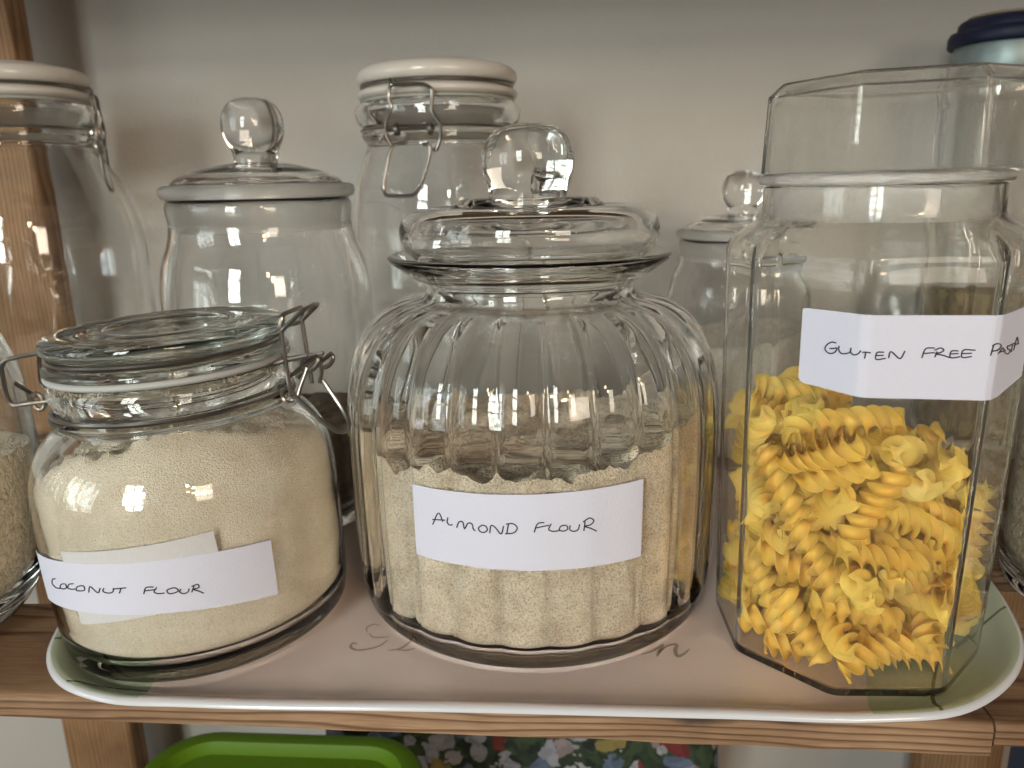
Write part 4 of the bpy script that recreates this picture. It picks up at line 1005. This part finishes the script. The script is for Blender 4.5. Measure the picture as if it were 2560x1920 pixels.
for lay, lift in ((0, .00028), (1, .0005)):
    for i, u in enumerate(us):
        cut = .0016 * max(0, 1 - (u + 1.02) / .05) ** 2
        for j in range(7):
            v = j / 6; z = (ltop(u) - cut * .3) * (1 - v) + (lbot(u) + cut) * v
            V.append(on_oct(u, z, lift))
S_ = len(us) * 7
ix = lambda l, i, j: l * S_ + i * 7 + j
for i in range(120):
    for j in range(6):
        F.append((ix(1, i, j), ix(1, i + 1, j), ix(1, i + 1, j + 1), ix(1, i, j + 1))); F.append((ix(0, i, j), ix(0, i, j + 1), ix(0, i + 1, j + 1), ix(0, i + 1, j)))
    F.append((ix(0, i, 0), ix(0, i + 1, 0), ix(1, i + 1, 0), ix(1, i, 0))); F.append((ix(0, i, 6), ix(1, i, 6), ix(1, i + 1, 6), ix(0, i + 1, 6)))
for j in range(6):
    F.append((ix(0, 0, j), ix(1, 0, j), ix(1, 0, j + 1), ix(0, 0, j + 1))); F.append((ix(0, 120, j), ix(0, 120, j + 1), ix(1, 120, j + 1), ix(1, 120, j)))
lb = mesh_obj('paper_label', V, F, M['paper'], jar, angle=30)
pen('handwriting', LET['pas'], lambda u, z: on_oct(u, z, .00062), M['ink'], lb, .00026)

# fusilli: three twisted blades round a core
def fusilli_mesh(length, rad, turns, seed):
    rnd = random.Random(seed); V, F = [], []
    ns = 46; sec = []
    for b in range(3):
        a = 2 * PI * b / 3
        sec += [(a - .95, .30), (a - .20, .46), (a - .085, .80), (a - .05, 1.0), (a + .06, 1.02), (a + .10, .80), (a + .24, .46)]
    m_ = len(sec)
    bx, by = rnd.uniform(-.0022, .0022), rnd.uniform(-.0022, .0022)
    jag = [rnd.uniform(0, .0022) for _ in range(3)], [rnd.uniform(0, .0022) for _ in range(3)]
    for i in range(ns + 1):
        t = i / ns; z = (t - .5) * length
        tw = turns * 2 * PI * t + .25 * math.sin(t * 7 + seed)
        gr = rad * (1 + .07 * math.sin(9 * t + seed))
        cx, cyy = bx * (1 - (2 * t - 1) ** 2), by * (1 - (2 * t - 1) ** 2)
        for q, (a, fr) in enumerate(sec):
            bend = .35 * fr * fr
            r = gr * fr
            ez = 0
            if i == 0: ez = jag[0][q // 7] * fr
            if i == ns: ez = -jag[1][q // 7] * fr
            V.append((cx + r * math.cos(a + tw - bend), cyy + r * math.sin(a + tw - bend), z + ez))
    for i in range(ns):
        for k in range(m_):
            k2 = (k + 1) % m_; F.append((i * m_ + k, i * m_ + k2, (i + 1) * m_ + k2, (i + 1) * m_ + k))
    c0 = len(V); V.append((0, 0, -length / 2)); c1 = len(V); V.append((0, 0, length / 2))
    for k in range(m_):
        k2 = (k + 1) % m_; F.append((c0, k2, k)); F.append((c1, ns * m_ + k, ns * m_ + k2))
    return V, F
FUS = [(-0.0271,-0.0095,0.005,0.411,-0.707,-0.006,0.576),(0.0146,-0.0372,0.005,0.559,0.403,0.581,0.433),(0.041,-0.0041,0.005,0.671,-0.574,0.413,0.222),(-0.0006,0.0363,0.005,0.707,-0.394,-0.587,0.027),(-0.0241,-0.029,0.0051,-0.32,0.551,-0.444,0.63),(0.0188,-0.0104,0.0077,-0.475,-0.705,0.296,0.435),(0.018,0.0163,0.005,0.694,-0.3,-0.641,0.134),(-0.0134,0.0308,0.0052,0.074,-0.654,0.269,0.703),(-0.0017,-0.046,0.0122,-0.104,-0.836,0.17,0.511),(0.0102,-0.0042,0.0102,-0.573,-0.39,0.717,0.075),(-0.0026,0.0457,0.012,0.516,0.278,0.79,0.181),(-0.0456,0.0049,0.011,0.748,0.493,-0.255,0.364),(0.0188,-0.0264,0.0051,0.178,0.674,0.213,0.684),(0.0122,0.0065,0.005,-0.339,0.53,-0.468,0.621),(-0.0214,0.0173,0.0102,0.391,0.164,0.558,0.713),(-0.0329,-0.0203,0.0123,0.309,0.683,0.15,0.644),(0.0111,-0.0207,0.014,0.512,0.359,0.604,0.495),(-0.0234,0.0323,0.0158,-0.181,-0.864,0.023,0.469),(-0.0232,-0.0035,0.0123,0.015,0.67,-0.339,0.66),(-0.0399,-0.0234,0.0264,-0.299,-0.516,-0.794,0.121),(0.033,0.0288,0.0052,0.571,0.707,0.001,0.417),(-0.0039,0.021,0.0153,0.207,-0.128,-0.913,0.327),(-0.0293,-0.0066,0.0234,0.541,-0.588,0.36,0.482),(0.007,-0.0335,0.0141,-0.594,-0.448,0.532,0.404),(0.0006,0.0397,0.0229,-0.399,0.017,-0.886,0.233),(-0.0231,0.0099,0.0206,0.6,-0.754,0.082,0.253),(-0.0282,-0.0363,0.0202,-0.241,-0.069,-0.945,0.208),(0.0192,-0.0248,0.0219,0.172,-0.636,-0.286,0.696),(-0.0145,0.0197,0.0229,-0.157,0.359,-0.713,0.581),(-0.039,-0.012,0.0547,0.351,0.497,-0.499,0.618),(-0.0102,-0.0425,0.0287,-0.14,-0.602,0.27,0.738),(0.0459,-0.0033,0.0139,0.074,0.089,-0.766,0.632),(-0.0385,-0.007,0.0281,-0.528,0.552,0.623,0.167),(-0.0331,-0.0267,0.043,0.702,-0.508,-0.29,0.407),(0.0238,-0.0341,0.027,0.295,0.241,-0.842,0.381),(0.0115,0.0442,0.0232,-0.603,-0.176,0.227,0.744),(-0.0459,0.0028,0.0358,-0.467,0.88,0.077,0.041),(0.0016,-0.0049,0.0183,-0.716,-0.596,0.337,0.134),(0.0131,-0.0123,0.0233,0.284,0.542,0.576,0.543),(0.0191,0.0272,0.0152,0.68,0.206,-0.683,0.172),(-0.015,-0.034,0.0204,0.62,0.784,0.029,0.005),(-0.0069,-0.0209,0.029,-0.123,0.139,-0.787,0.588),(0.0346,0.0069,0.0166,-0.206,0.107,0.764,0.602),(-0.0311,0.0338,0.0271,0.578,-0.549,0.603,0.027),(-0.0051,-0.0339,0.0385,0.122,-0.012,0.696,0.707),(0.0138,-0.0345,0.0334,-0.372,-0.065,0.736,0.562),(-0.0063,0.0261,0.0334,-0.073,0.397,0.54,0.738),(-0.0341,0.0182,0.0259,0.42,-0.081,-0.904,0.016),(0.0128,-0.0362,0.0439,-0.67,-0.602,0.343,0.266),(-0.0108,0.0011,0.0168,-0.954,-0.144,-0.246,0.097),(-0.0206,0.0271,0.0404,0.389,0.629,-0.084,0.668),(-0.0457,-0.0065,0.0652,-0.683,0.477,0.317,0.454),(0.0392,-0.0255,0.0314,0.796,0.082,-0.344,0.491),(-0.0315,0.0156,0.0441,-0.155,0.314,-0.68,0.645),(-0.0344,0.0109,0.0351,-0.108,0.493,-0.606,0.615),(-0.0124,-0.0342,0.0456,-0.665,0.73,0.122,0.099),(0.0185,-0.0018,0.0311,0.293,0.505,-0.484,0.652),(-0.0385,0.014,0.0529,0.9,-0.416,0.049,0.122),(-0.0231,-0.0127,0.0375,-0.047,-0.3,0.547,0.78),(0.0055,0.0015,0.029,-0.045,0.038,-0.539,0.84),(-0.0024,0.0109,0.0343,0.675,0.24,-0.612,0.334),(-0.0281,0.0124,0.055,0.216,-0.179,0.558,0.781),(-0.0266,-0.0381,0.0513,-0.208,0.082,-0.943,0.248),(0.0162,-0.0216,0.0493,-0.261,0.427,-0.251,0.829),(-0.0169,-0.0099,0.0458,0.184,0.798,0.245,0.518),(-0.0405,-0.0093,0.0733,0.446,0.46,-0.644,0.417),(-0.0032,-0.0459,0.0557,0.64,0.048,0.766,0.04),(0.0207,0.0184,0.0298,0.353,0.924,0.141,0.048),(-0.0346,-0.0034,0.0622,-0.675,-0.648,-0.335,0.108),(-0.0388,-0.0267,0.0809,0.071,0.813,-0.498,0.293),(-0.0056,-0.024,0.0516,-0.339,0.173,-0.834,0.399),(0.01,0.0114,0.042,-0.322,-0.528,0.325,0.716),(-0.0286,-0.0114,0.0747,-0.273,0.372,-0.867,0.187),(-0.0166,-0.0284,0.0546,0.503,-0.746,-0.371,0.232),(0.0359,0.0109,0.0285,-0.299,-0.768,-0.23,0.517),(-0.0252,0.0399,0.0452,0.955,0.141,-0.207,0.161),(-0.0286,-0.0226,0.0733,0.116,0.985,0.064,0.107),(-0.0078,-0.0463,0.0794,-0.95,0.043,-0.269,0.151),(-0.0149,0.0405,0.0476,0.475,-0.137,0.112,0.862),(-0.0206,0.0168,0.0474,-0.084,-0.348,0.573,0.737),(0.0018,-0.0102,0.073,-0.791,-0.415,0.362,0.266),(0.0154,-0.035,0.0539,-0.266,0.687,-0.293,0.609),(-0.0366,0.0282,0.0746,-0.248,0.717,-0.652,0.012),(-0.0213,-0.039,0.0893,0.5,-0.631,-0.579,0.129),(-0.0012,-0.0268,0.0638,-0.729,-0.386,-0.004,0.565),(0.0273,-0.0013,0.0388,0.847,-0.3,-0.109,0.424),(-0.025,0.0069,0.0684,-0.713,-0.503,-0.48,0.094),(-0.027,-0.0375,0.0974,0.653,0.529,0.059,0.538),(0.0148,-0.0211,0.061,-0.542,0.787,-0.101,0.278),(-0.0068,0.0267,0.0494,-0.439,-0.335,0.564,0.614),(-0.005,0.0005,0.0503,-0.713,-0.245,0.172,0.634),(-0.0174,-0.0335,0.072,0.187,-0.213,0.876,0.391),(0.0247,0.0273,0.0253,0.171,0.707,0.09,0.681),(0.0138,0.0358,0.0326,0.901,0.148,-0.392,0.107),(-0.0063,0.018,0.055,-0.606,-0.148,0.644,0.443),(0.0059,-0.0099,0.0469,0.655,-0.344,-0.43,0.516),(0.0163,0.0403,0.0419,0.242,-0.592,0.074,0.765),(-0.0203,0.0173,0.0666,-0.372,-0.529,-0.749,0.143),(-0.0093,-0.0278,0.0846,0.009,0.889,0.119,0.442),(0.0088,-0.0117,0.0608,0.78,0.228,-0.333,0.479),(-0.0456,-0.0103,0.0946,0.914,0.332,-0.08,0.221),(0.0275,0.0039,0.0582,-0.324,-0.11,-0.94,0.005),(0.0357,-0.009,0.0415,0.785,0.514,-0.344,0.036),(-0.0047,-0.0018,0.0737,-0.88,-0.224,0.418,0.034),(0.0111,-0.0435,0.068,0.215,0.717,0.465,0.472),(0.0213,0.0121,0.0565,-0.477,-0.501,0.14,0.708),(-0.0237,-0.0239,0.1017,-0.703,-0.479,0.435,0.295),(0.0411,-0.0221,0.0602,0.106,-0.301,-0.91,0.263),(0.0441,-0.0089,0.0332,0.676,0.327,-0.359,0.554),(-0.0408,-0.0001,0.1035,-0.017,-0.209,0.67,0.712),(0.0079,-0.0321,0.0859,0.648,-0.759,-0.062,0.006),(0.0045,0.0382,0.053,0.453,0.777,0.348,0.265),(-0.0163,-0.0148,0.0909,0.358,-0.48,-0.316,0.736),(0.0252,0.0196,0.0641,0.76,0.364,0.201,0.5),(0.0206,-0.0334,0.0687,-0.461,-0.466,0.207,0.726),(-0.0007,-0.0071,0.0607,0.507,-0.611,0.593,0.131),(0.0185,-0.0343,0.0858,-0.341,0.697,0.598,0.202),(0.0312,-0.0152,0.0619,-0.925,-0.258,0.265,0.087),(-0.0194,0.0119,0.0753,0.149,-0.524,0.058,0.837),(-0.0224,-0.0039,0.1128,0.712,-0.203,-0.648,0.179),(0.046,0.0018,0.0548,-0.122,-0.284,-0.874,0.375),(-0.0373,0.0264,0.0978,-0.81,0.45,-0.374,0.036),(-0.0191,0.0357,0.0698,-0.655,-0.219,0.26,0.675),(0.0247,0.0287,0.0517,-0.121,-0.3,-0.863,0.388),(-0.0319,0.0049,0.0858,0.491,-0.506,-0.263,0.659),(-0.0157,-0.0047,0.0928,-0.216,0.583,-0.185,0.761),(0.0244,-0.0082,0.0677,0.063,-0.454,-0.262,0.849),(0.0428,0.0178,0.0529,-0.006,-0.037,0.206,0.978),(-0.0269,-0.007,0.1032,-0.491,0.847,0.193,0.057),(0.0068,-0.0317,0.0966,0.527,-0.38,0.701,0.295),(0.0302,0.0291,0.0718,-0.069,0.511,-0.36,0.777),(-0.0233,0.0244,0.0952,-0.044,-0.401,-0.697,0.593),(0.0009,0.0348,0.0648,-0.669,0.645,-0.308,0.202),(0.0456,-0.0027,0.0654,0.861,-0.404,0.114,0.285),(-0.0091,0.0334,0.0731,-0.354,-0.482,-0.42,0.682),(0.0126,0.0135,0.0743,0.167,0.234,-0.598,0.748),(0.0328,-0.0143,0.0771,0.708,-0.631,-0.27,0.166),(0.0067,0.0253,0.0621,-0.535,0.78,-0.045,0.321),(0.0322,0.0015,0.0737,0.653,0.659,0.363,0.084),(-0.0165,0.033,0.0826,-0.589,-0.569,-0.301,0.489),(0.005,-0.0146,0.0944,0.663,0.317,-0.626,0.261),(-0.0299,0.0095,0.1069,0.543,-0.286,-0.377,0.694),(-0.0269,0.0251,0.1048,0.673,-0.14,0.552,0.471),(-0.0072,0.0059,0.0959,0.442,0.108,0.869,0.195),(-0.0131,-0.0361,0.1095,0.697,-0.014,-0.716,0.04),(0.0102,0.0441,0.0857,0.401,0.317,0.856,0.076),(-0.0023,0.0104,0.0793,0.197,-0.149,0.837,0.488),(0.0201,-0.0157,0.0831,0.065,0.563,-0.478,0.671),(-0.0047,0.0172,0.0868,-0.699,-0.547,0.333,0.318),(-0.0004,0.0335,0.0822,0.299,0.503,0.751,0.306),(0.0257,-0.0042,0.0877,-0.157,-0.261,0.636,0.709),(0.0347,0.0282,0.0472,0.066,0.998,-0.019,0.001),(-0.0028,0.0433,0.0838,-0.413,0.229,-0.881,0.019),(0.0325,0.0212,0.0814,-0.603,0.264,-0.479,0.58),(0.0315,0.0039,0.084,-0.572,-0.346,-0.666,0.331)]
kinds = [(.036, .0062, 2.2, 1), (.034, .0063, 2.05, 2), (.037, .0060, 2.3, 3), (.031, .0062, 1.85, 4), (.035, .0061, 2.15, 5)]
protos = []
for i, (x, y, z, qw, qx, qy, qz) in enumerate(FUS):
    if i < len(kinds):
        V, F = fusilli_mesh(*kinds[i]); o = mesh_obj('fusilli', V, F, M['pasta'], angle=60); protos.append(o)
        tag(o, 'yellow fusilli spiral lying in the heap inside the octagonal jar', 'pasta', 'fusilli in the octagonal jar')
    else:
        o = protos[i % len(kinds)].copy(); C.objects.link(o)
    o.location = (PA[0] + x, PA[1] + y, z + .0028)
    o.rotation_mode = 'QUATERNION'; o.rotation_quaternion = (qw, qx, qy, qz)

# crumbs and splinters of flour on the front of the board
